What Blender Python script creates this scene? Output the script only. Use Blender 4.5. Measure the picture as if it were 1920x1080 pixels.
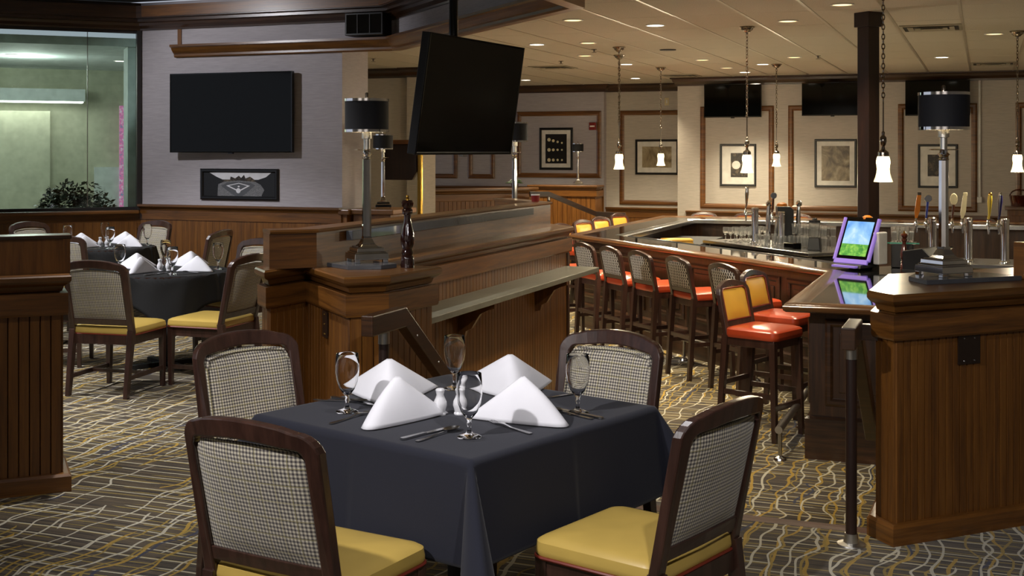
import bpy, bmesh, math, random
from mathutils import Vector, Matrix
random.seed(7)
PI = math.pi
SC = bpy.context.scene
for _o in list(bpy.data.objects):
    bpy.data.objects.remove(_o)
C = SC.collection

# ------------------------------------------------------------------ camera, world, exposure, large lights
YAW = math.atan(885 / 2300.0)
cam_d = bpy.data.cameras.new('camera')
cam = bpy.data.objects.new('camera', cam_d)
C.objects.link(cam)
cam.location = (0, 0, 1.70)
cam.rotation_euler = (PI / 2, 0, YAW)
cam_d.sensor_width = 36.0
cam_d.lens = 36.0 * 2300 / 1920
cam_d.shift_y = -257.0 / 1920
cam_d.clip_start = 0.05
SC.camera = cam

world = bpy.data.worlds.new('world')
SC.world = world
world.use_nodes = True
bg = world.node_tree.nodes['Background']
bg.inputs[0].default_value = (0.80, 0.86, 1.0, 1)
bg.inputs[1].default_value = 0.25
vs = SC.view_settings
vs.view_transform = 'Standard'
vs.look = 'None'
vs.gamma = 1.0
vs.use_curve_mapping = False
vs.exposure = 1.0

COOL = (1.0, 0.965, 0.97)
WARM = (1.0, 0.85, 0.60)

def spot(name, loc, target, power, color, angle=70, blend=0.5, size=0.08):
    l = bpy.data.lights.new(name, 'SPOT')
    l.energy = power; l.color = color; l.spot_size = math.radians(angle); l.spot_blend = blend
    l.shadow_soft_size = size
    o = bpy.data.objects.new(name, l); C.objects.link(o)
    o.location = loc
    d = Vector(target) - Vector(loc)
    o.rotation_euler = d.to_track_quat('-Z', 'Y').to_euler()
    return o

# ceiling spotlights (fixtures above the frame) over the dining tables
spot('dining_spot', (-2.75, 1.45, 2.86), (-1.80, 4.00, 0.70), 165, COOL, 72, 0.7, 0.05)
spot('dining_spot', (-1.75, 3.9, 2.86), (-1.75, 4.1, 0.75), 26, COOL, 80, 0.7, 0.05)
spot('dining_spot', (0.10, 1.7, 2.86), (-0.55, 4.8, 0.4), 80, COOL, 84, 0.7, 0.05)
spot('dining_spot', (-4.3, 2.4, 3.42), (-4.3, 5.0, 0.0), 32, COOL, 84, 0.6, 0.05)
spot('dining_spot', (-7.5, 6.2, 3.42), (-6.0, 7.9, 0.5), 330, (0.98, 0.97, 1.0), 84, 0.5, 0.05)
spot('dining_spot', (-8.6, 8.7, 3.42), (-8.2, 9.9, 0.6), 170, (0.98, 0.97, 1.0), 80, 0.5, 0.05)
spot('dining_spot', (-4.3, 5.3, 3.42), (-4.2, 6.4, 0.0), 150, (1.0, 0.96, 0.93), 80, 0.6, 0.05)
spot('dining_spot', (-9.0, 9.2, 3.42), (-7.8, 12.0, 1.7), 85, (0.97, 0.96, 1.0), 90, 0.7, 0.06)
spot('dining_spot', (-3.1, 4.4, 3.42), (-3.05, 5.75, 0.8), 90, COOL, 70, 0.7, 0.05)

spot('added_step_spot', (-1.55, 7.3, 2.90), (-1.45, 7.5, -0.36), 120, WARM, 100, 0.8, 0.06)  # unseen warm spots, added to turn the carpet past the steps golden
spot('added_step_spot', (-2.4, 9.3, 2.90), (-2.2, 9.6, -0.36), 70, WARM, 95, 0.8, 0.06)

spot('added_rear_fill', (-4.2, -0.8, 2.86), (-4.2, -3.0, 1.3), 130, COOL, 110, 0.8, 0.1)  # unseen fill spots, added so chrome has a bright wall to reflect
spot('added_rear_fill', (0.8, -0.8, 2.86), (0.8, -3.0, 1.3), 130, COOL, 110, 0.8, 0.1)

# ------------------------------------------------------------------ material helpers
MATS = {}
def lin(c):
    return tuple(((v / 255) / 12.92 if v / 255 <= 0.04045 else ((v / 255 + 0.055) / 1.055) ** 2.4) for v in c) + (1,)
class NT:
    def __init__(s, name):
        s.m = bpy.data.materials.new(name); s.m.use_nodes = True
        s.t = s.m.node_tree; s.n = s.t.nodes; s.l = s.t.links
        s.b = s.n['Principled BSDF']; s.out = s.n['Material Output']
    def node(s, ty, **kw):
        nd = s.n.new(ty)
        for k, v in kw.items():
            if k.startswith('i_'):
                key = k[2:]
                nd.inputs[int(key) if key.isdigit() else key].default_value = v
            else:
                setattr(nd, k, v)
        return nd
    def link(s, a, b): s.l.new(a, b)
    def coord(s, scale=(1, 1, 1), rot=(0, 0, 0), world=False):
        tc = s.node('ShaderNodeNewGeometry') if world else s.node('ShaderNodeTexCoord')
        mp = s.node('ShaderNodeMapping'); mp.inputs['Scale'].default_value = scale; mp.inputs['Rotation'].default_value = rot
        s.link(tc.outputs['Position' if world else 'Object'], mp.inputs[0]); return mp.outputs[0]
    def noise(s, vec, scale=1, detail=3, rough=0.5, dist=0):
        n = s.node('ShaderNodeTexNoise'); n.inputs['Scale'].default_value = scale; n.inputs['Detail'].default_value = detail
        n.inputs['Roughness'].default_value = rough; n.inputs['Distortion'].default_value = dist
        s.link(vec, n.inputs['Vector']); return n.outputs['Fac']
    def ramp(s, fac, stops):
        r = s.node('ShaderNodeValToRGB'); e = r.color_ramp.elements
        while len(e) < len(stops): e.new(0.5)
        for k, (p, c) in enumerate(stops): e[k].position = p; e[k].color = c
        s.link(fac, r.inputs[0]); return r.outputs[0]
    def math(s, op, a, b=None, c=None):
        m = s.node('ShaderNodeMath', operation=op)
        for i, v in enumerate((a, b, c)):
            if v is None: continue
            if isinstance(v, (int, float)): m.inputs[i].default_value = v
            else: s.link(v, m.inputs[i])
        return m.outputs[0]
    def mix(s, f, a, b):
        m = s.node('ShaderNodeMix', data_type='RGBA')
        for sock, v in ((m.inputs[0], f), (m.inputs[6], a), (m.inputs[7], b)):
            if isinstance(v, (int, float)): sock.default_value = v
            elif isinstance(v, tuple): sock.default_value = v
            else: s.link(v, sock)
        return m.outputs[2]
    def bump(s, h, strength=0.2, dist=0.01):
        b = s.node('ShaderNodeBump'); b.inputs['Strength'].default_value = strength; b.inputs['Distance'].default_value = dist
        s.link(h, b.inputs['Height']); s.link(b.outputs[0], s.b.inputs['Normal'])
    def done(s, color=None, rough=None, metal=None, **kw):
        if color is not None:
            if isinstance(color, tuple): s.b.inputs['Base Color'].default_value = color
            else: s.link(color, s.b.inputs['Base Color'])
        if rough is not None:
            if isinstance(rough, (int, float)): s.b.inputs['Roughness'].default_value = rough
            else: s.link(rough, s.b.inputs['Roughness'])
        if metal is not None: s.b.inputs['Metallic'].default_value = metal
        for k, v in kw.items(): s.b.inputs[k.replace('_', ' ')].default_value = v
        return s.m
def mat(name, rgb, rough=0.5, metal=0.0, **kw):
    t = NT(name)
    v = t.noise(t.coord((1, 1, 1)), 9, 2)
    f = t.ramp(v, [(0.3, tuple(x * 0.88 for x in lin(rgb)[:3]) + (1,)), (0.7, tuple(min(1, x * 1.08) for x in lin(rgb)[:3]) + (1,))])
    MATS[name] = t.done(f, rough, metal, **kw); return MATS[name]
def wood(name, dark, mid, light, vertical=True, rough=0.38, coat=0.25):
    t = NT(name)
    sc = (26, 26, 1.6) if vertical else (1.6, 1.6, 30)
    oi = t.node('ShaderNodeObjectInfo')
    tc = t.node('ShaderNodeTexCoord')
    ad = t.node('ShaderNodeVectorMath', operation='ADD')
    cm = t.node('ShaderNodeCombineXYZ')
    rr = t.math('MULTIPLY', oi.outputs['Random'], 13.0)
    for i in range(3): t.link(rr, cm.inputs[i])
    t.link(tc.outputs['Object'], ad.inputs[0]); t.link(cm.outputs[0], ad.inputs[1])
    mp = t.node('ShaderNodeMapping'); mp.inputs['Scale'].default_value = sc; t.link(ad.outputs[0], mp.inputs[0])
    g = t.noise(mp.outputs[0], 1.0, 5, 0.6, 0.6)
    mp2 = t.node('ShaderNodeMapping'); mp2.inputs['Scale'].default_value = tuple(x * 4.5 for x in sc); t.link(ad.outputs[0], mp2.inputs[0])
    g2 = t.noise(mp2.outputs[0], 1.0, 3, 0.6)
    f = t.math('ADD', t.math('MULTIPLY', g, 0.72), t.math('MULTIPLY', g2, 0.28))
    f = t.math('ADD', f, t.math('MULTIPLY', t.math('SUBTRACT', oi.outputs['Random'], 0.5), 0.07))
    col = t.ramp(f, [(0.30, lin(dark)), (0.5, lin(mid)), (0.72, lin(light))])
    t.bump(g2, 0.12, 0.002)
    MATS[name] = t.done(col, rough, 0.0, Coat_Weight=coat, Coat_Roughness=0.25); return MATS[name]

wood('oak_v', (74, 43, 15), (108, 67, 23), (130, 85, 33), True, 0.42, 0.2)
wood('oak_h', (66, 39, 14), (106, 66, 24), (134, 87, 36), False, 0.38, 0.25)
wood('oak_matte', (56, 30, 18), (84, 48, 28), (104, 62, 36), False, 0.6, 0.0)
wood('oak_gloss', (58, 34, 13), (96, 61, 24), (120, 79, 34), False, 0.32, 0.3)
wood('mahogany_v', (32, 19, 11), (58, 36, 20), (80, 50, 28), True, 0.36, 0.35)
wood('mahogany_h', (32, 19, 11), (58, 36, 20), (82, 52, 29), False, 0.33, 0.4)
wood('bar_rail', (48, 28, 14), (80, 50, 25), (104, 70, 38), False, 0.16, 0.9)
wood('espresso', (38, 23, 18), (56, 36, 29), (72, 47, 38), True, 0.30, 0.45)
wood('dark_column', (20, 11, 9), (36, 20, 15), (48, 28, 20), True, 0.4, 0.2)
mat('chrome', (246, 246, 248), 0.06, 1.0)
mat('steel', (185, 185, 185), 0.24, 1.0)
mat('brushed', (200, 198, 192), 0.32, 1.0)
mat('nickel', (150, 140, 128), 0.2, 1.0)
mat('brass', (178, 140, 62), 0.22, 1.0)
mat('black_gloss', (8, 8, 9), 0.06)
mat('screen_off', (5, 6, 5), 0.06, Specular_IOR_Level=0.22)
mat('black_plastic', (16, 16, 18), 0.35)
mat('black_matte', (13, 13, 14), 0.7)
mat('shade_black', (14, 15, 22), 0.75)
mat('shade_lining', (230, 222, 205), 0.7)
mat('slate', (72, 74, 78), 0.25, Coat_Weight=0.3)
mat('ledge_green', (112, 112, 100), 0.32)
mat('granite', (12, 12, 13), 0.05, Coat_Weight=0.5)
mat('ceramic', (232, 232, 236), 0.12, Coat_Weight=0.5)
mat('pepper_wood', (34, 14, 12), 0.1, Coat_Weight=1.0)
mat('mill_brown', (74, 30, 16), 0.14, Coat_Weight=1.0)
mat('plate_brown', (38, 26, 19), 0.3)
mat('cream_plastic', (205, 190, 150), 0.4)
mat('red_plastic', (120, 28, 24), 0.35)
mat('white_paint', (215, 215, 212), 0.5)
mat('paper_white', (222, 220, 214), 0.8)
mat('rubber', (20, 20, 20), 0.7)
mat('tap_orange', (196, 116, 34), 0.35); mat('tap_blue', (36, 52, 128), 0.3); mat('tap_cream', (226, 216, 178), 0.4)
mat('tap_yellow', (214, 186, 58), 0.35); mat('tap_navy', (30, 26, 88), 0.25); mat('tap_brown', (70, 36, 20), 0.3)
mat('teal_plastic', (40, 140, 120), 0.4)
mat('gasket', (38, 34, 34), 0.5)
mat('lobby_wall', (196, 198, 176), 0.9); mat('lobby_white', (214, 222, 222), 0.8); mat('lobby_floor', (120, 112, 96), 0.6)
mat('leaf', (26, 44, 22), 0.45); mat('leaf_light', (52, 82, 40), 0.45); mat('soil_pot', (60, 44, 34), 0.6)
mat('hair', (40, 30, 24), 0.7); mat('skin', (190, 146, 120), 0.55); mat('shirt', (190, 198, 212), 0.8); mat('trousers', (40, 44, 54), 0.8)

def vinyl(name, rgb, rough=0.34):
    t = NT(name)
    v = t.noise(t.coord(), 180, 2); big = t.noise(t.coord(), 5, 2)
    c = lin(rgb)
    col = t.ramp(big, [(0.3, tuple(x * 0.86 for x in c[:3]) + (1,)), (0.7, c)])
    t.bump(v, 0.12, 0.001)
    MATS[name] = t.done(col, rough, 0, Coat_Weight=0.25, Coat_Roughness=0.3)
vinyl('vinyl_yellow', (196, 166, 84)); vinyl('vinyl_red', (178, 66, 34), 0.27); vinyl('vinyl_gold', (206, 160, 62), 0.3)
vinyl('piping_red', (116, 40, 24), 0.45); vinyl('vinyl_cream', (214, 194, 150), 0.4)

def cloth(name, rgb, rough=0.95, sheen=0.3):
    t = NT(name)
    w = t.noise(t.coord((1, 1, 1)), 420, 2); big = t.noise(t.coord(), 3.0, 3)
    c = lin(rgb)
    col = t.ramp(big, [(0.3, tuple(x * 0.85 for x in c[:3]) + (1,)), (0.7, c)])
    t.bump(w, 0.25, 0.001)
    MATS[name] = t.done(col, rough, 0, Sheen_Weight=sheen, Sheen_Roughness=0.5)
cloth('cloth_navy', (16, 19, 35), 0.92, 0.10); cloth('cloth_black', (8, 8, 9), 0.9, 0.0); cloth('linen', (238, 238, 244), 0.9, 0.1)

def tweed(name, light, mid, dark, tint):
    # small woven check, two square waves crossing in the plane of the back
    t = NT(name)
    tc = t.node('ShaderNodeTexCoord'); sp = t.node('ShaderNodeSeparateXYZ'); t.link(tc.outputs['Object'], sp.inputs[0])
    def sq(axis, per, duty):
        fr = t.math('FRACT', t.math('DIVIDE', t.math('ADD', axis, 5.0), per))
        return t.math('LESS_THAN', fr, duty)
    a = sq(sp.outputs[0], 0.0120, 0.5); b = sq(sp.outputs[2], 0.0120, 0.5)
    s = t.math('MULTIPLY', t.math('ADD', a, b), 0.5)
    col = t.ramp(s, [(0.0, lin(light)), (0.5, lin(mid)), (1.0, lin(dark))])
    col.node.color_ramp.interpolation = 'CONSTANT'
    col.node.color_ramp.elements[1].position = 0.25; col.node.color_ramp.elements[2].position = 0.75
    l1 = sq(sp.outputs[0], 0.052, 0.06); l2 = sq(sp.outputs[2], 0.052, 0.06)
    col = t.mix(t.math('MULTIPLY', t.math('MAXIMUM', l1, l2), 0.45), col, lin(tint))
    n = t.noise(tc.outputs['Object'], 300, 2)
    t.bump(n, 0.3, 0.001)
    MATS[name] = t.done(col, 0.9, 0, Sheen_Weight=0.15)
tweed('tweed', (208, 200, 178), (138, 132, 122), (64, 58, 58), (150, 140, 70))
def lattice(name):
    t = NT(name)
    tc = t.node('ShaderNodeTexCoord'); sp = t.node('ShaderNodeSeparateXYZ'); t.link(tc.outputs['Object'], sp.inputs[0])
    x2 = t.math('MULTIPLY', sp.outputs[0], 1.7)
    u = t.math('ADD', x2, sp.outputs[2]); w = t.math('SUBTRACT', x2, sp.outputs[2])
    def ln(v): return t.math('LESS_THAN', t.math('FRACT', t.math('DIVIDE', t.math('ADD', v, 9.0), 0.052)), 0.24)
    f = t.math('MAXIMUM', ln(u), ln(w))
    col = t.mix(f, lin((58, 48, 40)), lin((224, 218, 204)))
    MATS[name] = t.done(col, 0.85)
lattice('lattice')

def wallpaper(name, rgb):
    t = NT(name)
    v = t.noise(t.coord((6, 6, 150)), 1, 4, 0.65); big = t.noise(t.coord(), 1.3, 2)
    c = lin(rgb)
    col = t.ramp(v, [(0.3, tuple(x * 0.74 for x in c[:3]) + (1,)), (0.7, c)])
    t.bump(v, 0.2, 0.003)
    MATS[name] = t.done(col, 0.85)
wallpaper('wallpaper', (196, 188, 178)); wallpaper('wallpaper_grey', (180, 174, 178))

def tile_mat():
    t = NT('ceiling_tile')
    v = t.noise(t.coord(), 130, 3); big = t.noise(t.coord((1, 1, 1), world=True), 0.8, 2)
    col = t.ramp(v, [(0.3, lin((164, 156, 138))), (0.65, lin((196, 188, 170)))])
    t.bump(v, 0.3, 0.004)
    MATS['ceiling_tile'] = t.done(col, 0.95)
tile_mat()
mat('grid_metal', (176, 166, 146), 0.35, 0.3); mat('plaster', (150, 146, 140), 0.9); mat('vent_metal', (150, 142, 122), 0.5)

def carpet():
    t = NT('carpet')
    g = t.node('ShaderNodeNewGeometry'); sp = t.node('ShaderNodeSeparateXYZ'); t.link(g.outputs['Position'], sp.inputs[0])
    X, Y = sp.outputs[0], sp.outputs[1]
    def nz(scale3, sc, det=2):
        mp = t.node('ShaderNodeMapping'); mp.inputs['Scale'].default_value = scale3
        t.link(g.outputs['Position'], mp.inputs[0]); return t.noise(mp.outputs[0], sc, det)
    def lines(axis, per, width, wob, wobamt, off, mask_sc, mask_lo):
        v = t.math('ADD', t.math('ADD', axis, off + 40), t.math('MULTIPLY', t.math('SUBTRACT', wob, 0.5), wobamt))
        fr = t.math('ABSOLUTE', t.math('SUBTRACT', t.math('FRACT', t.math('DIVIDE', v, per)), 0.5))
        ln = t.math('LESS_THAN', fr, width / per / 2)
        m = t.math('GREATER_THAN', nz(mask_sc, 1.0, 1), mask_lo)
        return t.math('MULTIPLY', ln, m)
    wy = nz((2.2, 2.6, 1), 1.0, 1); wy2 = nz((1.8, 3.6, 1), 1.0, 1); wx = nz((1.2, 2.2, 1), 1.0, 1)
    base = t.ramp(nz((3, 26, 1), 1.0, 3), [(0.35, lin((54, 44, 30))), (0.65, lin((96, 82, 60)))])
    col = base
    dk = lines(Y, 0.047, 0.010, wx, 0.05, 0.0, (2.0, 9, 1), 0.45)
    col = t.mix(dk, col, lin((34, 26, 20)))
    for axis, per, wd, wob, amt, off, ms, lo, c in (
        (Y, 0.061, 0.009, wx, 0.07, 0.02, (1.3, 10, 1), 0.47, (164, 142, 66)),
        (Y, 0.097, 0.011, wx, 0.07, 0.05, (1.0, 7, 1), 0.43, (206, 198, 168)),
        (X, 0.33, 0.016, wy2, 0.20, 0.11, (2.5, 1.2, 1), 0.55, (36, 44, 72)),
        (X, 0.17, 0.015, wy, 0.26, 0.17, (1.3, 0.5, 1), 0.44, (182, 146, 44)),
        (X, 0.15, 0.012, wy2, 0.20, 0.03, (1.3, 0.5, 1), 0.44, (158, 132, 50)),
        (X, 0.18, 0.012, wy, 0.24, 0.06, (1.2, 0.45, 1), 0.42, (204, 198, 176)),
        (X, 0.14, 0.011, wy2, 0.20, 0.09, (2.0, 0.5, 1), 0.46, (206, 200, 180))):
        col = t.mix(t.math('MULTIPLY', lines(axis, per, wd, wob, amt, off, ms, lo), 0.9), col, lin(c))
    p = t.noise(t.coord((1, 1, 1), world=True), 260, 2)
    col = t.mix(t.math('MULTIPLY', p, 0.25), col, (0.02, 0.016, 0.012, 1))
    t.bump(p, 0.6, 0.006)
    MATS['carpet'] = t.done(col, 0.97, 0, Sheen_Weight=0.1)
carpet()

def glass(name, tint=(1, 1, 1, 1), rough=0.0, ior=1.45):
    t = NT(name)
    MATS[name] = t.done(tint, rough, 0, Transmission_Weight=1.0, IOR=ior)
glass('glass', ior=1.33); glass('jar_glass', (0.97, 0.98, 0.97, 1), 0.015); MATS['jar_glass'].node_tree.nodes['Principled BSDF'].inputs['Transmission Weight'].default_value = 0.94
def pane():
    t = NT('pane')
    tr = t.node('ShaderNodeBsdfTransparent'); tr.inputs[0].default_value = (0.86, 0.93, 0.90, 1)
    gl = t.node('ShaderNodeBsdfGlossy'); gl.inputs['Roughness'].default_value = 0.01
    fr = t.node('ShaderNodeFresnel'); fr.inputs['IOR'].default_value = 1.5
    mx = t.node('ShaderNodeMixShader'); t.link(fr.outputs[0], mx.inputs[0]); t.link(tr.outputs[0], mx.inputs[1]); t.link(gl.outputs[0], mx.inputs[2])
    t.link(mx.outputs[0], t.out.inputs[0]); MATS['pane'] = t.m
pane()
def emit(name, rgb, strength):
    t = NT(name)
    n = t.noise(t.coord(), 3, 1)
    t.b.inputs['Base Color'].default_value = lin(rgb); t.b.inputs['Emission Color'].default_value = lin(rgb); t.b.inputs['Emission Strength'].default_value = strength
    MATS[name] = t.m
emit('downlight_on', (255, 246, 226), 7.0); emit('downlight_dim', (255, 222, 160), 1.1); emit('lamp_bulb', (255, 236, 200), 8)
emit('pendant_glass', (255, 232, 180), 1.6); emit('lobby_lamp', (255, 250, 240), 4); MATS['screen_purple'] = None; emit('screen_purple', (126, 104, 190), 0.22)
def pendant_shade():
    t = NT('pendant_shade')
    sp = t.node('ShaderNodeSeparateXYZ'); tc = t.node('ShaderNodeTexCoord'); t.link(tc.outputs['Object'], sp.inputs[0])
    t.b.inputs['Base Color'].default_value = lin((250, 244, 224)); t.b.inputs['Roughness'].default_value = 0.35
    t.b.inputs['Transmission Weight'].default_value = 0.55
    t.b.inputs['Emission Color'].default_value = lin((255, 238, 190))
    dz = t.math('DIVIDE', t.math('ADD', sp.outputs[2], 1.315), 0.045)
    g = t.math('POWER', 2.718, t.math('MULTIPLY', t.math('MULTIPLY', dz, dz), -1.0))
    t.link(t.math('ADD', t.math('MULTIPLY', g, 1.5), 0.14), t.b.inputs['Emission Strength'])
    MATS['pendant_shade'] = t.m
pendant_shade()
def art(name, dark, mid, light, scale, dist=2.0, emis=0.0):
    t = NT(name)
    v = t.noise(t.coord((1, 1, 1)), scale, 5, 0.55, dist)
    col = t.ramp(v, [(0.32, lin(dark)), (0.5, lin(mid)), (0.7, lin(light))])
    if emis:
        t.link(col, t.b.inputs['Emission Color']); t.b.inputs['Emission Strength'].default_value = emis
    MATS[name] = t.done(col, 0.4)
art('art_sepia', (46, 38, 28), (120, 106, 82), (176, 164, 138), 3.0)
art('art_dark', (14, 12, 10), (44, 36, 28), (110, 96, 76), 9.0)
art('art_light', (96, 84, 62), (150, 136, 108), (190, 178, 152), 2.2)
art('crowd', (24, 24, 26), (92, 92, 94), (190, 190, 192), 260, 0.2)
mat('field_grey', (78, 80, 84), 0.5); mat('field_white', (214, 214, 218), 0.5); mat('print_black', (14, 14, 16), 0.4)
art('screen_sky', (70, 124, 200), (120, 166, 214), (196, 214, 230), 4, 0.4, 0.32)
art('screen_grass', (44, 110, 44), (76, 140, 56), (120, 170, 76), 30, 0.4, 0.3)
art('flower_view', (60, 90, 110), (150, 70, 110), (120, 150, 150), 26, 0.4, 0.8)

# ------------------------------------------------------------------ mesh helpers
class MB:
    def __init__(s): s.v = []; s.f = []; s.sm = []
    def add(s, vs, fs, smooth=False):
        k = len(s.v); s.v += [tuple(p) for p in vs]
        for f in fs: s.f.append([i + k for i in f]); s.sm.append(smooth)
        return s
    def box(s, x0, x1, y0, y1, z0, z1):
        p = [(x, y, z) for z in (z0, z1) for y in (y0, y1) for x in (x0, x1)]
        return s.add(p, [(0, 2, 3, 1), (4, 5, 7, 6), (0, 1, 5, 4), (2, 6, 7, 3), (0, 4, 6, 2), (1, 3, 7, 5)])
    def frustum(s, c0, s0, c1, s1, smooth=False):
        # box between rectangle (centre c0, half sizes s0) and (c1, s1), z in the centres
        p = []
        for c_, h in ((c0, s0), (c1, s1)):
            for a, b in ((-1, -1), (1, -1), (1, 1), (-1, 1)): p.append((c_[0] + a * h[0], c_[1] + b * h[1], c_[2]))
        return s.add(p, [(3, 2, 1, 0), (4, 5, 6, 7), (0, 1, 5, 4), (1, 2, 6, 5), (2, 3, 7, 6), (3, 0, 4, 7)], smooth)
    def prism(s, poly, z0, z1):
        n = len(poly)
        p = [(x, y, z0) for x, y in poly] + [(x, y, z1) for x, y in poly]
        return s.add(p, [list(range(n))[::-1], list(range(n, 2 * n))] + [(i, (i + 1) % n, (i + 1) % n + n, i + n) for i in range(n)])
    def lathe(s, prof, cx=0, cy=0, n=24, ang=0.0):
        p = []; f = []; rings = []
        for r, z in prof:
            if r < 1e-6: rings.append([len(p)]); p.append((cx, cy, z))
            else:
                rings.append(list(range(len(p), len(p) + n)))
                p += [(cx + r * math.cos(2 * PI * (i + ang) / n), cy + r * math.sin(2 * PI * (i + ang) / n), z) for i in range(n)]
        for a, b in zip(rings[:-1], rings[1:]):
            for i in range(n):
                j = (i + 1) % n
                if len(a) == 1 and len(b) == 1: continue
                if len(a) == 1: f.append((a[0], b[j], b[i]))
                elif len(b) == 1: f.append((a[i], a[j], b[0]))
                else: f.append((a[i], a[j], b[j], b[i]))
        return s.add(p, f, True)
    def tube(s, path, r, n=8, closed=False):
        path = [Vector(q) for q in path]; m = len(path); p = []; f = []
        rr = r if isinstance(r, (list, tuple)) else [r] * m
        up = None
        for i, q in enumerate(path):
            a = path[(i - 1) % m] if (closed or i) else q; b = path[(i + 1) % m] if (closed or i < m - 1) else q
            d = (b - a).normalized()
            if up is None: up = Vector((0, 0, 1)) if abs(d.z) < 0.9 else Vector((1, 0, 0))
            x = d.cross(up).normalized(); up = x.cross(d).normalized()
            p += [tuple(q + rr[i] * (math.cos(2 * PI * k / n) * x + math.sin(2 * PI * k / n) * up)) for k in range(n)]
        for i in range(m if closed else m - 1):
            j = (i + 1) % m
            for k in range(n):
                l = (k + 1) % n; f.append((i * n + k, i * n + l, j * n + l, j * n + k))
        if not closed: f += [list(range(n))[::-1], list(range((m - 1) * n, m * n))]
        return s.add(p, f, True)
    def sweep(s, prof, path, closed=False, smooth=False):
        # prof (offset to the right of travel, z); path of (x, y) with mitred corners
        m = len(path); p = []; f = []; k = len(prof)
        for i in range(m):
            P0 = Vector(path[i])
            d0 = (P0 - Vector(path[i - 1])).normalized() if (closed or i) else None
            d1 = (Vector(path[(i + 1) % m]) - P0).normalized() if (closed or i < m - 1) else None
            d0 = d0 or d1; d1 = d1 or d0
            n0 = Vector((d0.y, -d0.x)); n1 = Vector((d1.y, -d1.x))
            mt = (n0 + n1) / max(0.2, 1 + n0.dot(n1))
            for o, z in prof: p.append((P0.x + mt.x * o, P0.y + mt.y * o, z))
        for i in range(m if closed else m - 1):
            j = (i + 1) % m
            for a in range(k):
                b = (a + 1) % k; f.append((i * k + a, j * k + a, j * k + b, i * k + b))
        if not closed: f += [list(range(k)), list(range((m - 1) * k, m * k))[::-1]]
        return s.add(p, f, smooth)
    def ribbon(s, path, w, depth, fn, closed=False, smooth=False):
        # rectangular section swept in a plane: path (a, t); w width(s) in plane; fn(a, t, off) -> 3D
        m = len(path); p = []; f = []
        ws = w if isinstance(w, (list, tuple)) else [w] * m
        for i in range(m):
            q = Vector(path[i])
            a = Vector(path[i - 1]) if (closed or i) else q
            b = Vector(path[(i + 1) % m]) if (closed or i < m - 1) else q
            d = (b - a).normalized(); n = Vector((d.y, -d.x)) * ws[i] / 2
            for sgn, dp in ((1, 0), (-1, 0), (-1, 1), (1, 1)):
                e = q + n * sgn; p.append(fn(e.x, e.y, depth * (dp - 0.5)))
        for i in range(m if closed else m - 1):
            j = (i + 1) % m
            for k in range(4):
                l = (k + 1) % 4; f.append((i * 4 + k, i * 4 + l, j * 4 + l, j * 4 + k))
        if not closed: f += [(3, 2, 1, 0), tuple((m - 1) * 4 + k for k in range(4))]
        return s.add(p, f, smooth)
    def grid(s, fn, nu, nv, smooth=True):
        p = [fn(i / nu, j / nv) for j in range(nv + 1) for i in range(nu + 1)]
        f = [(j * (nu + 1) + i, j * (nu + 1) + i + 1, (j + 1) * (nu + 1) + i + 1, (j + 1) * (nu + 1) + i) for j in range(nv) for i in range(nu)]
        return s.add(p, f, smooth)
    def rbox(s, cx, cy, z0, z1, hx, hy, r=0.04, e=0.25, n=6, crown=0.0):
        # cushion: rounded rectangle with rounded upper edge and slight crown
        out = []
        for ax, ay, a0 in ((1, 1, 0), (-1, 1, PI / 2), (-1, -1, PI), (1, -1, 1.5 * PI)):
            for k in range(n + 1):
                a = a0 + PI / 2 * k / n; out.append((ax * (hx - r) + r * math.cos(a), ay * (hy - r) + r * math.sin(a)))
        N = len(out); h = z1 - z0; rings = []
        for t_, z in ((0.97, z0), (1.0, z0 + h * 0.2), (1.0, z0 + h * (1 - e) - 0.2 * h), (0.985, z0 + h * (1 - e * 0.5)), (0.93, z1 - h * 0.05), (0.8, z1 + crown * 0.4), (0.45, z1 + crown * 0.9)):
            rings.append([(cx + x * t_, cy + y * t_, z) for x, y in out])
        p = [q for r_ in rings for q in r_] + [(cx, cy, z1 + crown)]
        f = [list(range(N))[::-1]]
        for i in range(len(rings) - 1):
            for k in range(N):
                l = (k + 1) % N; f.append((i * N + k, i * N + l, (i + 1) * N + l, (i + 1) * N + k))
        b = (len(rings) - 1) * N
        f += [(b + k, b + (k + 1) % N, len(p) - 1) for k in range(N)]
        return s.add(p, f, True)
    def xf(s, M, i0=0):
        for i in range(i0, len(s.v)): s.v[i] = tuple(M @ Vector(s.v[i]))
        return s
    def mesh(s, name, m, sharp=35):
        me = bpy.data.meshes.new(name); me.from_pydata(s.v, [], s.f)
        me.polygons.foreach_set('use_smooth', s.sm)
        bm = bmesh.new(); bm.from_mesh(me); bmesh.ops.recalc_face_normals(bm, faces=bm.faces); bm.to_mesh(me); bm.free()
        if any(s.sm): me.set_sharp_from_angle(angle=math.radians(sharp))
        me.materials.append(MATS[m]); me.update(); return me
    def build(s, name, m, parent=None, loc=(0, 0, 0), rz=0, bevel=0, sharp=35):
        return inst(name, s.mesh(name, m, sharp), parent, loc, (0, 0, rz), bevel)
def inst(name, me, parent=None, loc=(0, 0, 0), rot=(0, 0, 0), bevel=0):
    o = bpy.data.objects.new(name, me); C.objects.link(o); o.parent = parent
    o.location = loc; o.rotation_euler = rot
    if bevel:
        b = o.modifiers.new('bevel', 'BEVEL'); b.width = bevel; b.segments = 2; b.limit_method = 'ANGLE'; b.angle_limit = math.radians(40)
    return o
def tag(o, label, cat, group=None, kind=None):
    o['label'] = label; o['category'] = cat
    if group: o['group'] = group
    if kind: o['kind'] = kind
    return o
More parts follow.
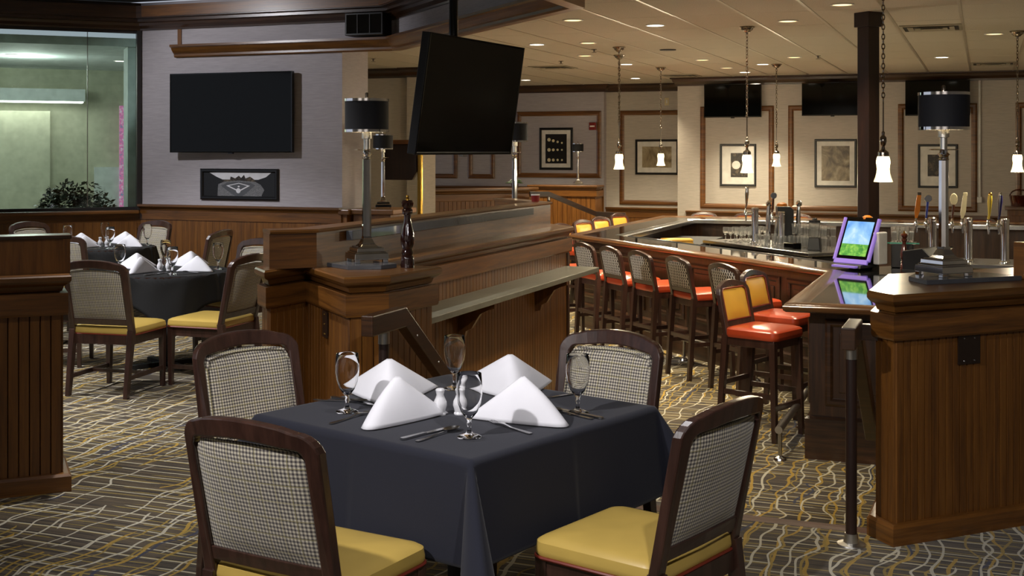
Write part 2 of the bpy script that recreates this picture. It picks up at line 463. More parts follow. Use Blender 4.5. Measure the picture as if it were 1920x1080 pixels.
def thing(name, label, cat, loc=(0, 0, 0), rz=0, group=None):
    o = bpy.data.objects.new(name, None); C.objects.link(o); o.location = loc; o.rotation_euler = (0, 0, rz)
    o.empty_display_size = 0.1
    return tag(o, label, cat, group)
def struct(o, label=None):
    o['kind'] = 'structure'
    if label: o['label'] = label
    return o
def kids(o): return [c for c in bpy.data.objects if c.parent == o]
KIDS = {}
def copy_tree(o, parent=None, ch=None):
    c = o.copy(); C.objects.link(c); c.parent = parent
    if o.name not in KIDS: KIDS[o.name] = list(o.children)
    for k in KIDS[o.name]: copy_tree(k, c)
    return c
def place(o, first, loc, rz, label, group=None):
    r = o if first else copy_tree(o)
    r.location = loc; r.rotation_euler = (0, 0, rz); r['label'] = label
    if group: r['group'] = group
    return r
def inset(poly, d):
    n = len(poly); out = []
    for i in range(n):
        p = Vector(poly[i]); d0 = (p - Vector(poly[i - 1])).normalized(); d1 = (Vector(poly[(i + 1) % n]) - p).normalized()
        n0 = Vector((d0.y, -d0.x)); n1 = Vector((d1.y, -d1.x)); mt = (n0 + n1) / max(0.2, 1 + n0.dot(n1))
        out.append((p.x - mt.x * d, p.y - mt.y * d))
    return out
def clip(poly, a, b, c_):
    # keep the side a*x + b*y >= c_
    out = []; n = len(poly)
    for i in range(n):
        p, q = poly[i], poly[(i + 1) % n]; fp = a * p[0] + b * p[1] - c_; fq = a * q[0] + b * q[1] - c_
        if fp >= 0: out.append(p)
        if fp * fq < 0: t_ = fp / (fp - fq); out.append((p[0] + t_ * (q[0] - p[0]), p[1] + t_ * (q[1] - p[1])))
    return out
R = math.radians
# ================================================================== THE ROOM
ZC = 2.93; ZL = -0.36
# floors
up = MB().prism([(-14, -3), (3.4, -3), (3.4, 9.80), (-0.40, 6.0), (-0.44, 5.70), (-3.3, 5.70), (-3.3, 9.45), (-4.05, 10.20), (-6.66, 12.05), (-14, 12.05)], -0.5, 0.0)
struct(up.build('floor', 'carpet'), 'patterned brown carpet of the raised dining level')
low = MB().prism([(-14, 5.9), (4.4, 5.9), (4.4, 22.3), (-14, 22.3)], -0.52, ZL)
lowo = struct(low.build('floor_lower', 'carpet'), 'patterned carpet of the lower bar level')
st = MB().box(-2.72, -0.46, 5.701, 6.02, -0.5, -0.18)
sto = struct(st.build('trim_1', 'carpet'), 'carpeted step down to the bar level')
MB().sweep([(-0.045, 0.0), (0.0, 0.001), (0.02, 0.006), (0.025, -0.012), (0.018, -0.035), (0.0, -0.04)], [(-0.46, 5.70), (-2.72, 5.70)]).build('step_nosing', 'oak_matte', sto)
MB().sweep([(-0.045, -0.18), (0.0, -0.179), (0.02, -0.174), (0.025, -0.192), (0.0, -0.22)], [(-0.46, 6.02), (-2.72, 6.02)]).build('step_nosing', 'oak_matte', sto)

# television wall with wainscot
tw = struct(MB().box(-9.37, -6.66, 12.05, 12.66, -0.36, 3.46).build('wall_television', 'wallpaper_grey'), 'grey textured wall holding the big television')
def wainscot(parent, x0, x1, yf, z0, ztop, bw, m='oak_v', frieze=0.11, base=True):
    # yf: face towards -y ; boards one by one
    h = ztop - 0.07 - frieze
    me = MB().box(0.0012, bw - 0.0012, -0.012, 0.0, z0, h).mesh('board', m)
    MB().box(x0, x1, yf - 0.007, yf, z0, h).build('backing', m, parent)
    n = max(1, round((x1 - x0) / bw)); step = (x1 - x0) / n
    for i in range(n): inst('board', me, parent, (x0 + i * step, yf, 0))
    MB().box(x0, x1, yf - 0.024, yf, h, ztop - 0.07).build('frieze', 'oak_h', parent)
    MB().sweep([(-0.0, ztop - 0.07), (0.03, ztop - 0.07), (0.035, ztop - 0.05), (0.06, ztop - 0.03), (0.075, ztop - 0.025), (0.075, ztop), (0, ztop)], [(x0, yf), (x1, yf)]).build('ledge', 'oak_gloss', parent)
    if base: MB().box(x0, x1, yf - 0.03, yf, z0, z0 + 0.1).build('base', 'oak_h', parent)
wainscot(tw, -9.37, -6.66, 12.05, 0.0, 1.07, 0.085)
# side return of the television wall with its ledge
MB().box(-6.66, -6.60, 12.05, 12.66, -0.36, 0.99).build('side_panel', 'oak_v', tw)
MB().box(-6.69, -6.55, 12.0, 12.70, 0.99, 1.05).build('side_ledge', 'oak_gloss', tw, bevel=0.01)

# angled window wall left of it (local x runs away from the corner, +y is the room side)
WA = R(225)
ww = struct(MB().box(0, 4.0, -0.16, 0, -0.36, 1.0).build('wall_window', 'oak_h', None, (-9.37, 12.05, 0), WA), 'wood panelled wall under the big window')
bme = MB().box(0.001, 0.099, 0, 0.012, 0, 0.86).mesh('board', 'oak_v')
for i in range(28): inst('board', bme, ww, (0.1 * i + 0.05, 0, 0))
MB().box(0.03, 4.0, -0.1, 0.10, 0.955, 1.0).build('sill', 'oak_h', ww, bevel=0.012)
MB().box(0.0, 4.0, -0.16, 0.0, 3.14, 3.46).build('lintel', 'mahogany_h', ww)
win = struct(MB().box(0.0, 0.05, -0.1, 0.03, 1.0, 3.14).build('window_1', 'gasket', None, (-9.37, 12.05, 0), WA), 'frameless glass window wall looking into a pale green lobby')
MB().box(0.0, 4.0, -0.08, -0.02, 1.0, 1.035).build('window_frame', 'gasket', win)
MB().box(0.0, 4.0, -0.08, -0.02, 3.10, 3.14).build('window_frame', 'gasket', win)
MB().box(0.055, 0.598, -0.06, -0.048, 1.035, 3.10).build('pane', 'pane', win)
MB().box(0.606, 2.40, -0.06, -0.048, 1.035, 3.10).build('pane', 'pane', win)
MB().box(2.41, 4.0, -0.06, -0.048, 1.035, 3.10).build('pane', 'pane', win)
MB().box(0.598, 0.606, -0.062, -0.046, 1.035, 3.10).build('pane_seam', 'steel', win)
# lobby beyond the glass
lob = struct(MB().box(-1.2, 5.5, -5.0, -4.85, -0.3, 2.95).build('wall_lobby', 'lobby_wall', None, (-9.37, 12.05, 0), WA), 'pale green lobby wall seen through the window')
struct(MB().box(-1.2, -1.1, -4.85, -0.2, -0.3, 2.95).build('wall_lobby_right', 'lobby_white', None, (-9.37, 12.05, 0), WA), 'white side wall of the lobby')
struct(MB().box(5.4, 5.5, -4.85, -0.2, -0.3, 2.95).build('wall_lobby_left', 'lobby_white', None, (-9.37, 12.05, 0), WA), 'white left wall of the lobby')
struct(MB().box(-1.2, 5.5, -5.0, -0.2, -0.36, -0.3).build('floor_lobby', 'lobby_floor', None, (-9.37, 12.05, 0), WA), 'lobby floor beyond the window')
struct(MB().box(-0.03, 0.13, -0.62, -0.2, -0.3, 2.95).build('wall_lobby_pier', 'lobby_white', None, (-9.37, 12.05, 0), WA), 'pale pier just behind the right end of the glass')
MB().box(0.75, 5.4, -4.84, -4.6, -0.3, 2.3).build('green_panel', 'lobby_wall', lob)
MB().box(-1.1, 0.1, -4.84, -4.7, -0.3, 1.45).build('low_panel', 'lobby_white', lob)
MB().box(-0.33, -0.26, -4.70, -4.66, 0.6, 2.4).build('window_slit', 'flower_view', lob)
MB().box(0.28, 5.4, -4.6, -4.2, 2.44, 2.62).build('light_trough', 'lobby_white', lob)
MB().box(0.3, 5.4, -4.5, -4.3, 2.42, 2.445).build('trough_lamp', 'lobby_lamp', lob)
lc = struct(MB().box(-1.2, 5.5, -5.0, -0.16, 2.95, 3.05).build('ceiling_lobby', 'lobby_white', None, (-9.37, 12.05, 0), WA), 'white lobby ceiling seen through the window')
def wl(x, y): a = WA; return (-9.37 + x * math.cos(a) - y * math.sin(a), 12.05 + x * math.sin(a) + y * math.cos(a))
for x, y, w in ((1.2, -2.2, 20), (3.4, -2.4, 20)):
    p = wl(x, y); l = bpy.data.lights.new('lobby_light', 'POINT'); l.energy = w; l.color = (0.95, 1, 0.92); l.shadow_soft_size = 0.25
    lo = bpy.data.objects.new('lobby_light', l); C.objects.link(lo); lo.location = (p[0], p[1], 2.7)

# bar back walls
bw = struct(MB().box(-4.67, 4.4, 20.3, 20.6, ZL, ZC + 0.05).build('wall_back', 'wallpaper'), 'beige textured wall behind the bar')
wainscot(bw, -4.67, 4.4, 20.3, ZL, 0.70, 0.12)
bm2 = struct(MB().box(-6.55, -4.67, 21.9, 22.2, ZL, ZC + 0.05).box(-4.82, -4.67, 20.3, 21.9, ZL, ZC + 0.05).build('wall_recess', 'wallpaper'), 'recessed beige wall left of the bar televisions')
wainscot(bm2, -6.55, -4.82, 21.9, ZL, 0.66, 0.12)
bm3 = struct(MB().box(-13, -6.55, 21.75, 22.2, ZL, ZC + 0.05).build('wall_far', 'wallpaper_grey'), 'grey wall at the far end with framed panels')
wainscot(bm3, -11, -6.55, 21.75, ZL, 1.03, 0.14)
bl = struct(MB().box(-12, -7.92, 16.5, 16.9, ZL, ZC + 0.05).build('wall_passage', 'wallpaper'), 'dim beige passage wall behind the television wall')
MB().box(-7.98, -7.79, 16.40, 17.0, ZL, ZC).build('pier', 'wallpaper', bl)
struct(MB().box(-14, 4.6, -3.2, -3.0, ZL, 3.5).build('wall_front', 'wallpaper'), 'beige wall behind the camera')
struct(MB().box(4.4, 4.6, -3, 20.6, ZL, 3.2).build('wall_right', 'wallpaper'), 'beige wall at the right of the room')
crown = [(0, 2.79), (0.025, 2.79), (0.03, 2.82), (0.07, 2.86), (0.085, 2.90), (0.11, 2.91), (0.11, 2.93), (0, 2.93)]
struct(MB().sweep(crown, [(-13, 21.75), (-6.55, 21.75), (-6.55, 21.9), (-4.82, 21.9), (-4.82, 20.3), (4.4, 20.3)]).build('trim_2', 'mahogany_h'), 'brown crown moulding along the back walls')
struct(MB().sweep(crown, [(-12, 16.5), (-7.98, 16.5), (-7.98, 16.4), (-7.79, 16.4), (-7.79, 17.0)]).build('trim_3', 'mahogany_h'), 'dark crown moulding over the passage wall')
# dining tray edge: wallpapered upstand with a lower and an upper moulding
TRAY = [(-8.87, 12.05), (-6.01, 12.05), (-2.95, 8.99), (-2.95, -3.0)]
ts = struct(MB().sweep([(-0.06, 2.86), (0.0, 2.86), (0.0, 3.5), (-0.06, 3.5)], [(-6.66, 12.05)] + TRAY[1:]).build('wall_soffit', 'wallpaper_grey'), 'grey wallpapered upstand of the raised dining ceiling')
low_prof = [(-0.08, 2.80), (0.03, 2.795), (0.045, 2.81), (0.045, 2.835), (0.06, 2.845), (0.09, 2.88), (0.105, 2.905), (0.13, 2.915), (0.13, 2.94), (-0.08, 2.94)]
up_prof = [(0, 3.13), (0.03, 3.13), (0.035, 3.15), (0.08, 3.18), (0.09, 3.21), (0.14, 3.22), (0.14, 3.25), (0.20, 3.26), (0.20, 3.40), (0, 3.40)]
struct(MB().sweep([(max(o, 0.0), z) for o, z in low_prof], TRAY[:1] + [(-6.66, 12.05)]).sweep(low_prof, [(-6.66, 12.05)] + TRAY[1:]).build('trim_4', 'oak_gloss'), 'stepped oak moulding along the lower edge of the dining ceiling')
struct(MB().sweep(up_prof, [(-12.2, 9.22), (-9.37, 12.05), (-6.01, 12.05), (-2.95, 8.99), (-2.95, -3.0)]).build('trim_5', 'mahogany_h'), 'heavy stepped wood crown of the raised dining ceiling')
fas = MB().sweep([(0.20, 3.27), (0.215, 3.27), (0.215, 3.395), (0.20, 3.395)], [(-9.2, 12.05), (-6.01, 12.05), (-2.95, 8.99), (-2.95, 6.0)]).build('trim_20', 'oak_h'); struct(fas, 'fascia of the dining ceiling crown, its lit face put into lighter oak')  # lighter wood stands in for the light falling on the fascia
struct(MB().box(-8.84, -8.79, 12.035, 12.05, 2.94, 3.13).build('trim_6', 'oak_v'), 'short vertical oak strip above the television')
struct(MB().prism([(-14, -3), (-2.9, -3), (-2.9, 9.0), (-6.0, 12.1), (-14, 12.1)], 3.48, 3.6).build('ceiling_tray', 'plaster'), 'raised ceiling over the dining tables')
# bar ceiling with separate tiles and grid bars
ceil = MB()
ceil.prism([(-2.87, -3), (4.6, -3), (4.6, 22.3), (-13, 22.3), (-13, 12.66), (-6.66, 12.66), (-6.66, 12.11), (-5.98, 12.11), (-2.87, 9.0)], 2.965, 3.02)
ceil = struct(ceil.build('ceiling', 'plaster'), 'low tiled ceiling over the bar')
TW, TL = 0.61, 1.22
full = MB().box(0.008, TW - 0.008, 0.004, TL - 0.004, 0.0, 0.018).mesh('ceiling_tile', 'ceiling_tile')
for i in range(-17, 4):
    x0 = -0.195 + TW * i
    for j in range(11):
        y0 = 8.55 + TL * j
        poly = [(x0 + 0.008, y0 + 0.004), (x0 + TW - 0.008, y0 + 0.004), (x0 + TW - 0.008, y0 + TL - 0.004), (x0 + 0.008, y0 + TL - 0.004)]
        ymax = 20.29 if x0 + 0.3 > -4.67 else 21.74
        q = clip(poly, 0, -1, -ymax)
        if x0 < -7.8: q = clip(q, 0, 1, 12.7) if q else q
        if q and x0 < -2.8: q = clip(q, 1, 1, 6.12) if (x0 > -6.5) else clip(q, 0, 1, 12.12)
        if len(q) < 3: continue
        if x0 < -10.0: continue
        if len(q) == 4 and q == poly: inst('ceiling_tile', full, ceil, (x0, y0, ZC))
        else: MB().prism(q, ZC, ZC + 0.018).build('ceiling_tile', 'ceiling_tile', ceil)
for i in range(-16, 5):
    x0 = -0.195 + TW * i
    ya = max(8.55, 6.12 - x0) if x0 < -2.5 else 8.55
    if x0 < -6.0: ya = 12.7
    yb = 20.29 if x0 > -4.67 else 21.74
    MB().box(x0 - 0.014, x0 + 0.014, ya, yb, ZC - 0.004, ZC + 0.03).build('grid_bar', 'grid_metal', ceil)
# column standing in the bar
col = struct(MB().box(-0.067, 0.067, -0.067, 0.067, ZL, 2.93).build('wall_column', 'dark_column', None, (-0.96, 11.32, 0), R(52), 0.004), 'slim dark wooden column rising from the bar to the ceiling')
MB().box(-0.088, 0.088, -0.088, 0.088, 2.80, 2.93).build('capital', 'dark_column', col, bevel=0.004)

# panel mouldings on the walls
def wframe(name, x0, x1, z0, z1, y, w, d, m, parent, prof=None):
    b = MB(); pr = prof or [(0, 0), (0, d * 0.6), (-w * 0.3, d), (-w * 0.7, d), (-w, d * 0.5), (-w, 0)]
    b.sweep(pr, [(x0, z0), (x1, z0), (x1, z1), (x0, z1)], True)
    b.v = [(p[0], y - p[2], p[1]) for p in b.v]
    return b.build(name, m, parent)
tn = 7
for x0, x1, z0, z1, y, lab in ((-4.43, -3.21, 0.74, 2.44, 20.3, 'first'), (-2.98, -1.77, 0.73, 2.44, 20.3, 'second'), (-1.27, -0.10, 0.75, 2.44, 20.3, 'third'), (0.45, 1.65, 0.75, 2.44, 20.3, 'fourth'),
        (-6.29, -4.83, 0.71, 2.44, 21.9, 'recess'), (-8.27, -6.60, 1.20, 2.44, 21.75, 'far'), (-10.9, -9.50, 1.17, 2.44, 21.75, 'far'), (-9.27, -8.72, 1.17, 2.44, 21.75, 'far')):
    struct(wframe('trim_%d' % tn, x0, x1, z0, z1, y, 0.085, 0.03, 'oak_h', None), 'brown picture-rail moulding panel on the %s wall bay' % lab); tn += 1

# ================================================================== PARTITIONS
CAPZ = 1.08
def cap_profile(zt):
    return [(-0.02, zt - 0.105), (-0.012, zt - 0.105), (-0.012, zt - 0.088), (0.004, zt - 0.08), (0.012, zt - 0.055), (0.030, zt - 0.045), (0.038, zt - 0.038), (0.045, zt - 0.028), (0.045, zt - 0.008), (0.038, zt), (-0.05, zt)]
def half_wall(root, outline, edges, zt=CAPZ, bw=0.042, zb=0.0, low_edges=(), m='oak_v', base=True):
    core = inset(outline, 0.050)
    MB().prism(inset(outline, 0.058), ZL, zt - 0.02).build('core', m, root)
    skin = inset(outline, 0.045)
    meshes = {}
    for e in edges:
        a = Vector(skin[e]); b = Vector(skin[(e + 1) % len(skin)]); L = (b - a).length
        n = max(1, round(L / bw)); step = L / n; z0 = ZL if e in low_edges else zb
        key = (round(step, 4), z0)
        if key not in meshes:
            meshes[key] = MB().sweep([(step - 0.0008, 0), (step - 0.0035, 0.009), (0.0035, 0.009), (0.0008, 0)], [(0, z0 + 0.08), (0, zt - 0.18)]).v
            vv = meshes[key]
            mb = MB(); k = 4
            mb.add([(p[0], -p[2] , p[1]) for p in vv], [(0, 1, 5, 4), (1, 2, 6, 5), (2, 3, 7, 6), (3, 0, 4, 7), (0, 3, 2, 1), (4, 5, 6, 7)])
            meshes[key] = mb.mesh('board', m)
        ang = math.atan2(b.y - a.y, b.x - a.x)
        for i in range(n):
            p = a + (b - a) * (i / n)
            inst('board', meshes[key], root, (p.x, p.y, 0), (0, 0, ang))
    MB().sweep([(-0.05, zt - 0.20), (-0.018, zt - 0.20), (-0.014, zt - 0.19), (-0.014, zt - 0.09), (-0.05, zt - 0.09)], outline, True).build('frieze', 'oak_h', root)
    MB().sweep(cap_profile(zt), inset(outline, 0.045), True).build('cap_moulding', 'oak_gloss', root)
    MB().prism(inset(outline, 0.006), zt - 0.012, zt + 0.002).build('top', 'oak_gloss', root, bevel=0.003)
    if base:
        if low_edges == 'all' : pass
        MB().sweep([(-0.05, zb), (0.0, zb), (0.0, zb + 0.075), (-0.012, zb + 0.088), (-0.05, zb + 0.088)], outline, True).build('base', 'oak_h', root)

# --- right pedestal wall
RP = [(-0.363, 5.495), (1.3, 7.158), (0.95, 7.85), (-0.455, 6.44), (-0.485, 5.640)]
rp = thing('half_wall', 'beadboard oak half wall at the right with a dark outlet plate', 'partition')
half_wall(rp, RP, (0, 3, 4), bw=0.040)
a = Vector((-0.363, 5.495)) + Vector((0.7071, 0.7071)) * 0.455
pl = MB().box(-0.064, 0.064, -0.006, 0.0, -0.064, 0.064).build('outlet_plate', 'plate_brown', rp, (a.x - 0.0235, a.y + 0.0235, 0.815), R(45))
for dx in (-0.03, 0.03):
    for dz in (-0.05, 0.05): MB().lathe([(0, 0.0), (0.004, 0.0), (0.003, 0.003), (0, 0.003)], n=8).xf(Matrix.Translation((dx, -0.006, dz)) @ Matrix.Rotation(PI / 2, 4, 'X')).build('screw', 'steel', pl)
MB().box(0, 1.2, -0.10, 0.02, CAPZ, CAPZ + 0.18).build('raised_panel', 'oak_h', rp, (0.145, 6.40, 0), R(45), 0.006)

# --- left front wall
LF = [(-4.255, 4.93), (-4.555, 5.23), (-6.2, 3.585), (-5.9, 3.285)]
lf = thing('half_wall', 'beadboard oak half wall cut off by the left edge', 'partition')
half_wall(lf, LF, (0, 3), bw=0.050)
MB().box(-2.0, 0.0, 0.06, 0.20, CAPZ, CAPZ + 0.175).build('raised_panel', 'oak_v', lf, (-4.285, 4.955, 0), R(45))
MB().box(-2.0, 0.012, 0.05, 0.21, CAPZ + 0.175, CAPZ + 0.195).build('raised_cap', 'mahogany_h', lf, (-4.285, 4.955, 0), R(45), 0.004)
MB().box(-0.03, 0.004, 0.052, 0.06, CAPZ, CAPZ + 0.175).build('raised_stile', 'oak_v', lf, (-4.285, 4.955, 0), R(45))

# --- long middle wall with pedestal, raised panel and drinks ledge
MW = [(-2.92, 5.30), (-2.75, 5.47), (-2.70, 5.98), (-3.13, 6.02), (-3.13, 9.55), (-3.95, 10.37), (-4.30, 10.02), (-3.63, 9.35), (-3.63, 5.61), (-3.46, 5.44), (-3.43, 5.79)]
mw = thing('half_wall', 'long oak half wall with faceted pedestal, raised back panel and drinks ledge', 'partition')
half_wall(mw, MW, (0, 1, 2, 3, 4, 8, 9, 10), bw=0.055, low_edges=(1, 2, 3, 4), base=False)
MB().sweep([(-0.05, 0), (0.0, 0), (0.0, 0.075), (-0.012, 0.088), (-0.05, 0.088)], [MW[8], MW[9], MW[10], MW[0], MW[1]]).build('base', 'oak_h', mw)
MB().sweep([(-0.05, ZL), (0.0, ZL), (0.0, ZL + 0.10), (-0.012, ZL + 0.115), (-0.05, ZL + 0.115)], [MW[2], MW[3], MW[4], MW[5]]).build('base', 'mahogany_h', mw)
rpath = [(-3.49, 5.535), (-3.315, 5.72), (-3.30, 9.45), (-3.92, 10.10)]
MB().sweep([(-0.13, CAPZ), (0.0, CAPZ), (0.0, CAPZ + 0.185), (-0.13, CAPZ + 0.185)], rpath).build('raised_panel', 'oak_h', mw)
MB().sweep([(-0.145, CAPZ + 0.185), (0.012, CAPZ + 0.185), (0.016, CAPZ + 0.195), (0.012, CAPZ + 0.205), (-0.145, CAPZ + 0.205)], rpath).build('raised_cap', 'oak_gloss', mw)
MB().box(-3.302, -3.262, 6.02, 8.95, CAPZ + 0.125, CAPZ + 0.178).build('slate_strip', 'slate', mw, bevel=0.003)
MB().box(-3.196, -2.89, 6.22, 9.46, 0.728, 0.766).build('drinks_ledge', 'ledge_green', mw, bevel=0.004)
for y in (7.3, 8.75):
    pts = [(0.0, 0.0), (0.25, 0.0), (0.25, -0.035), (0.20, -0.05), (0.15, -0.075), (0.12, -0.12), (0.09, -0.17), (0.05, -0.19), (0.04, -0.23), (0.0, -0.24)]
    b = MB().prism(pts, 0, 0.035).xf(Matrix.Rotation(PI / 2, 4, 'X'))
    b.build('ledge_bracket', 'oak_v', mw, (-3.165, y, 0.728), 0)
MB().box(-3.20, -3.155, 9.46, 9.51, ZL, 0.87).build('end_stile', 'mahogany_v', mw)
# outlet on the pedestal's left facet
c0 = Vector((-3.43, 5.79)); c1 = Vector((-2.92, 5.30)); pt = c0 + (c1 - c0) * 0.42
ang = math.atan2(c1.y - c0.y, c1.x - c0.x); nrm = Vector((math.sin(ang), -math.cos(ang)))
pt = pt - nrm * 0.030
pl = MB().box(-0.038, 0.038, -0.008, 0.0, -0.068, 0.068).build('outlet_plate', 'plate_brown', mw, (pt.x, pt.y, 0.80), ang)
for dz in (-0.05, 0.0, 0.05): MB().lathe([(0, 0.0), (0.004, 0.0), (0.003, 0.003), (0, 0.003)], n=8).xf(Matrix.Translation((0, -0.008, dz)) @ Matrix.Rotation(PI / 2, 4, 'X')).build('screw', 'brass', pl)

# --- far half walls
FA = [(-8.46, 17.72), (-7.05, 19.13), (-7.05, 19.6), (-8.8, 18.05)]
fa = thing('half_wall', 'distant oak half wall running behind the hanging television', 'partition')
half_wall(fa, FA, (0,), bw=0.075)
FB = [(-7.75, 20.9), (-6.42, 20.9), (-6.42, 21.35), (-7.75, 21.35)]
fb = thing('half_wall', 'short distant oak half wall carrying the smallest lamp', 'partition')
half_wall(fb, FB, (0, 1), bw=0.09, low_edges=(0, 1))
# ================================================================== BAR
bar = thing('bar_counter', 'large angular mahogany bar counter with black stone top', 'bar')
BT = [(3.2, 18.3), (-4.6, 18.3), (-4.6, 13.78), (-1.22, 10.40), (-1.22, 8.05), (0.6, 8.05)]
zt = 0.71
MB().sweep([(-0.15, zt - 0.055), (-0.02, zt - 0.055), (-0.005, zt - 0.045), (0.0, zt - 0.03), (0.0, zt - 0.018), (-0.012, zt - 0.002), (-0.035, zt + 0.006), (-0.07, zt + 0.008), (-0.11, zt + 0.002), (-0.13, zt - 0.004), (-0.15, zt - 0.006)], BT, smooth=True).build('wood_rail', 'bar_rail', bar)
MB().sweep([(-0.52, zt - 0.04), (-0.15, zt - 0.04), (-0.15, zt - 0.006), (-0.52, zt - 0.006)], BT).build('stone_top', 'granite', bar)
MB().prism([(-0.99, 8.25), (-0.1, 8.25), (-0.1, 11.25), (-0.62, 11.25), (-0.99, 10.85)], zt - 0.05, zt - 0.0065).build('stone_top', 'granite', bar)
MB().sweep([(-0.68, zt - 0.06), (-0.52, zt - 0.06), (-0.52, zt - 0.010), (-0.53, zt - 0.010), (-0.545, zt - 0.03), (-0.66, zt - 0.03), (-0.665, zt - 0.012), (-0.68, zt - 0.012)], BT[:4]).build('steel_gutter', 'steel', bar)
BB = [(3.2, 18.18), (-4.47, 18.18), (-4.47, 13.83), (-1.09, 10.45), (-1.09, 8.40), (0.6, 8.40)]
MB().sweep([(-0.28, ZL), (0, ZL), (0, zt - 0.055), (-0.28, zt - 0.055)], BB).build('bar_front', 'mahogany_v', bar)
MB().sweep([(0, ZL), (0.03, ZL), (0.03, ZL + 0.27), (0.018, ZL + 0.285), (0, ZL + 0.29)], BB).build('bar_base', 'mahogany_h', bar)
def panel_run(parent, p, q, n, z0, z1, gap=0.10):
    p = Vector(p); q = Vector(q); L = (q - p).length; ang = math.atan2(q.y - p.y, q.x - p.x); w = L / n
    for i in range(n):
        c_ = p + (q - p) * (i / n)
        o = wframe('panel_frame', gap / 2, w - gap / 2, z0, z1, 0, 0.05, 0.022, 'mahogany_h', parent)
        o.location = (c_.x, c_.y, 0); o.rotation_euler = (0, 0, ang)
        b = MB().box(gap / 2 + 0.09, w - gap / 2 - 0.09, -0.012, 0, z0 + 0.09, z1 - 0.09).build('raised_field', 'mahogany_v', parent, (c_.x, c_.y, 0), ang, 0.006)
panel_run(bar, BB[2], BB[3], 6, ZL + 0.36, 0.58)
panel_run(bar, BB[3], BB[4], 3, ZL + 0.36, 0.58)
panel_run(bar, (-1.06, 8.40), (0.6, 8.40), 2, ZL + 0.36, 0.58, 0.14)
fr = [(-4.62, 13.75), (-1.27, 10.38), (-1.27, 8.22)]
frz = ZL + 0.21
MB().tube([(fr[0][0], fr[0][1], frz), (fr[1][0] - 0.06, fr[1][1] + 0.06, frz), (fr[1][0], fr[1][1] - 0.06, frz), (fr[2][0], fr[2][1], frz)], 0.026, 12).build('foot_rail', 'brushed', bar)
for x, y in ((-1.27, 8.28), (-1.27, 9.3), (-1.9, 11.01), (-2.75, 11.86), (-3.6, 12.71)):
    MB().tube([(x, y, frz), (x, y, ZL + 0.03)], 0.014, 8).lathe([(0, ZL + 0.001), (0.045, ZL + 0.001), (0.04, ZL + 0.015), (0.014, ZL + 0.03)], x, y, 14).build('rail_bracket', 'steel', bar)

# stool
def back_map(hw, z0, lean, bow):
    def f(a, t, off): # a across, t height, off thickness (negative = rear)
        return (a, -0.19 - lean * max(0, t - z0) - bow * (1 - (a / hw) ** 2) * max(0, (t - z0)) / 0.5 - off * -1.0, t)
    return f
def arch(hw, zb, zs, zt_, r, n=5):
    # open arch path: up the left post, over the curved top, down the right post
    pts = [(-hw, zb), (-hw, zs - r)]
    for k in range(1, n + 1):
        a = PI - PI / 2 * k / n; pts.append((-hw + r + r * math.cos(a), zs - r + r * math.sin(a)))
    m = 8; x0 = -hw + r
    for k in range(1, m): 
        x = x0 + (2 * -x0) * k / m; pts.append((x, zs + (zt_ - zs) * (1 - (x / x0) ** 2)))
    return pts + [(-x, z) for x, z in pts[:len(pts) - m + 1][::-1]]
def make_stool():
    t = thing('bar_stool', 'stool', 'stool', group='stools around the bar')
    hw = 0.19; fm = back_map(hw + 0.02, 0.72, 0.20, 0.03)
    MB().rbox(0, 0.01, 0.715, 0.785, 0.215, 0.215, 0.05, 0.4, crown=0.012).build('seat', 'vinyl_red', t)
    MB().box(-0.20, 0.20, -0.19, 0.20, 0.655, 0.715).build('seat_rail', 'espresso', t, bevel=0.004)
    for sx in (-1, 1):
        MB().frustum((sx * 0.195, 0.205, 0), (0.017, 0.017), (sx * 0.185, 0.185, 0.70), (0.022, 0.022)).build('leg', 'espresso', t)
        MB().frustum((sx * 0.195, -0.25, 0), (0.017, 0.018), (sx * 0.19, -0.195, 0.73), (0.021, 0.024)).build('leg', 'espresso', t)
        MB().box(sx * 0.192 - 0.010, sx * 0.192 + 0.010, -0.23, 0.20, 0.30, 0.335).build('stretcher', 'espresso', t)
    MB().box(-0.19, 0.19, 0.19, 0.212, 0.22, 0.26).build('stretcher', 'espresso', t)
    MB().box(-0.19, 0.19, -0.235, -0.215, 0.36, 0.395).build('stretcher', 'espresso', t)
    path = arch(hw, 0.72, 1.06, 1.085, 0.05)
    MB().ribbon(path, 0.042, 0.036, fm).ribbon([(-hw, 0.80), (hw, 0.80)], 0.04, 0.03, fm).build('back_frame', 'espresso', t, bevel=0.004)
    def pad(off0, off1):
        b = MB(); n1, n2 = 8, 6
        def g(u, v):
            a = -hw + 0.02 + (2 * hw - 0.04) * u; z = 0.82 + 0.235 * v - 0.012 * (abs(2 * u - 1) ** 4) * (v ** 3)
            e = (1 - abs(2 * u - 1) ** 4) * (1 - abs(2 * v - 1) ** 4)
            return fm(a, z, off0 + off1 * e)
        return b.grid(g, n1, n2)
    pad(0.008, 0.022).build('back_cushion', 'vinyl_gold', t)
    pad(-0.012, -0.006).build('back_fabric', 'lattice', t)
    rim = [fm(a, z, 0.016) for a, z in [(-hw + 0.024, 0.825), (hw - 0.024, 0.825), (hw - 0.024, 1.03), (hw - 0.05, 1.05), (-hw + 0.05, 1.05), (-hw + 0.024, 1.03)]]
    MB().tube(rim, 0.006, 6, True).build('piping', 'piping_red', t)
    return t
stool = make_stool(); first = True
SG = 'stools around the bar'
names = ['bar stool half hidden behind the end of the oak drinks ledge', 'lattice-back bar stool nearest the drinks ledge, red seat', 'lattice-back bar stool, second along from the drinks ledge', 'lattice-back bar stool, third along from the drinks ledge', 'lattice-back bar stool, fourth from the drinks ledge, whole legs showing', 'lattice-back stool half hidden behind the gold-backed stools']
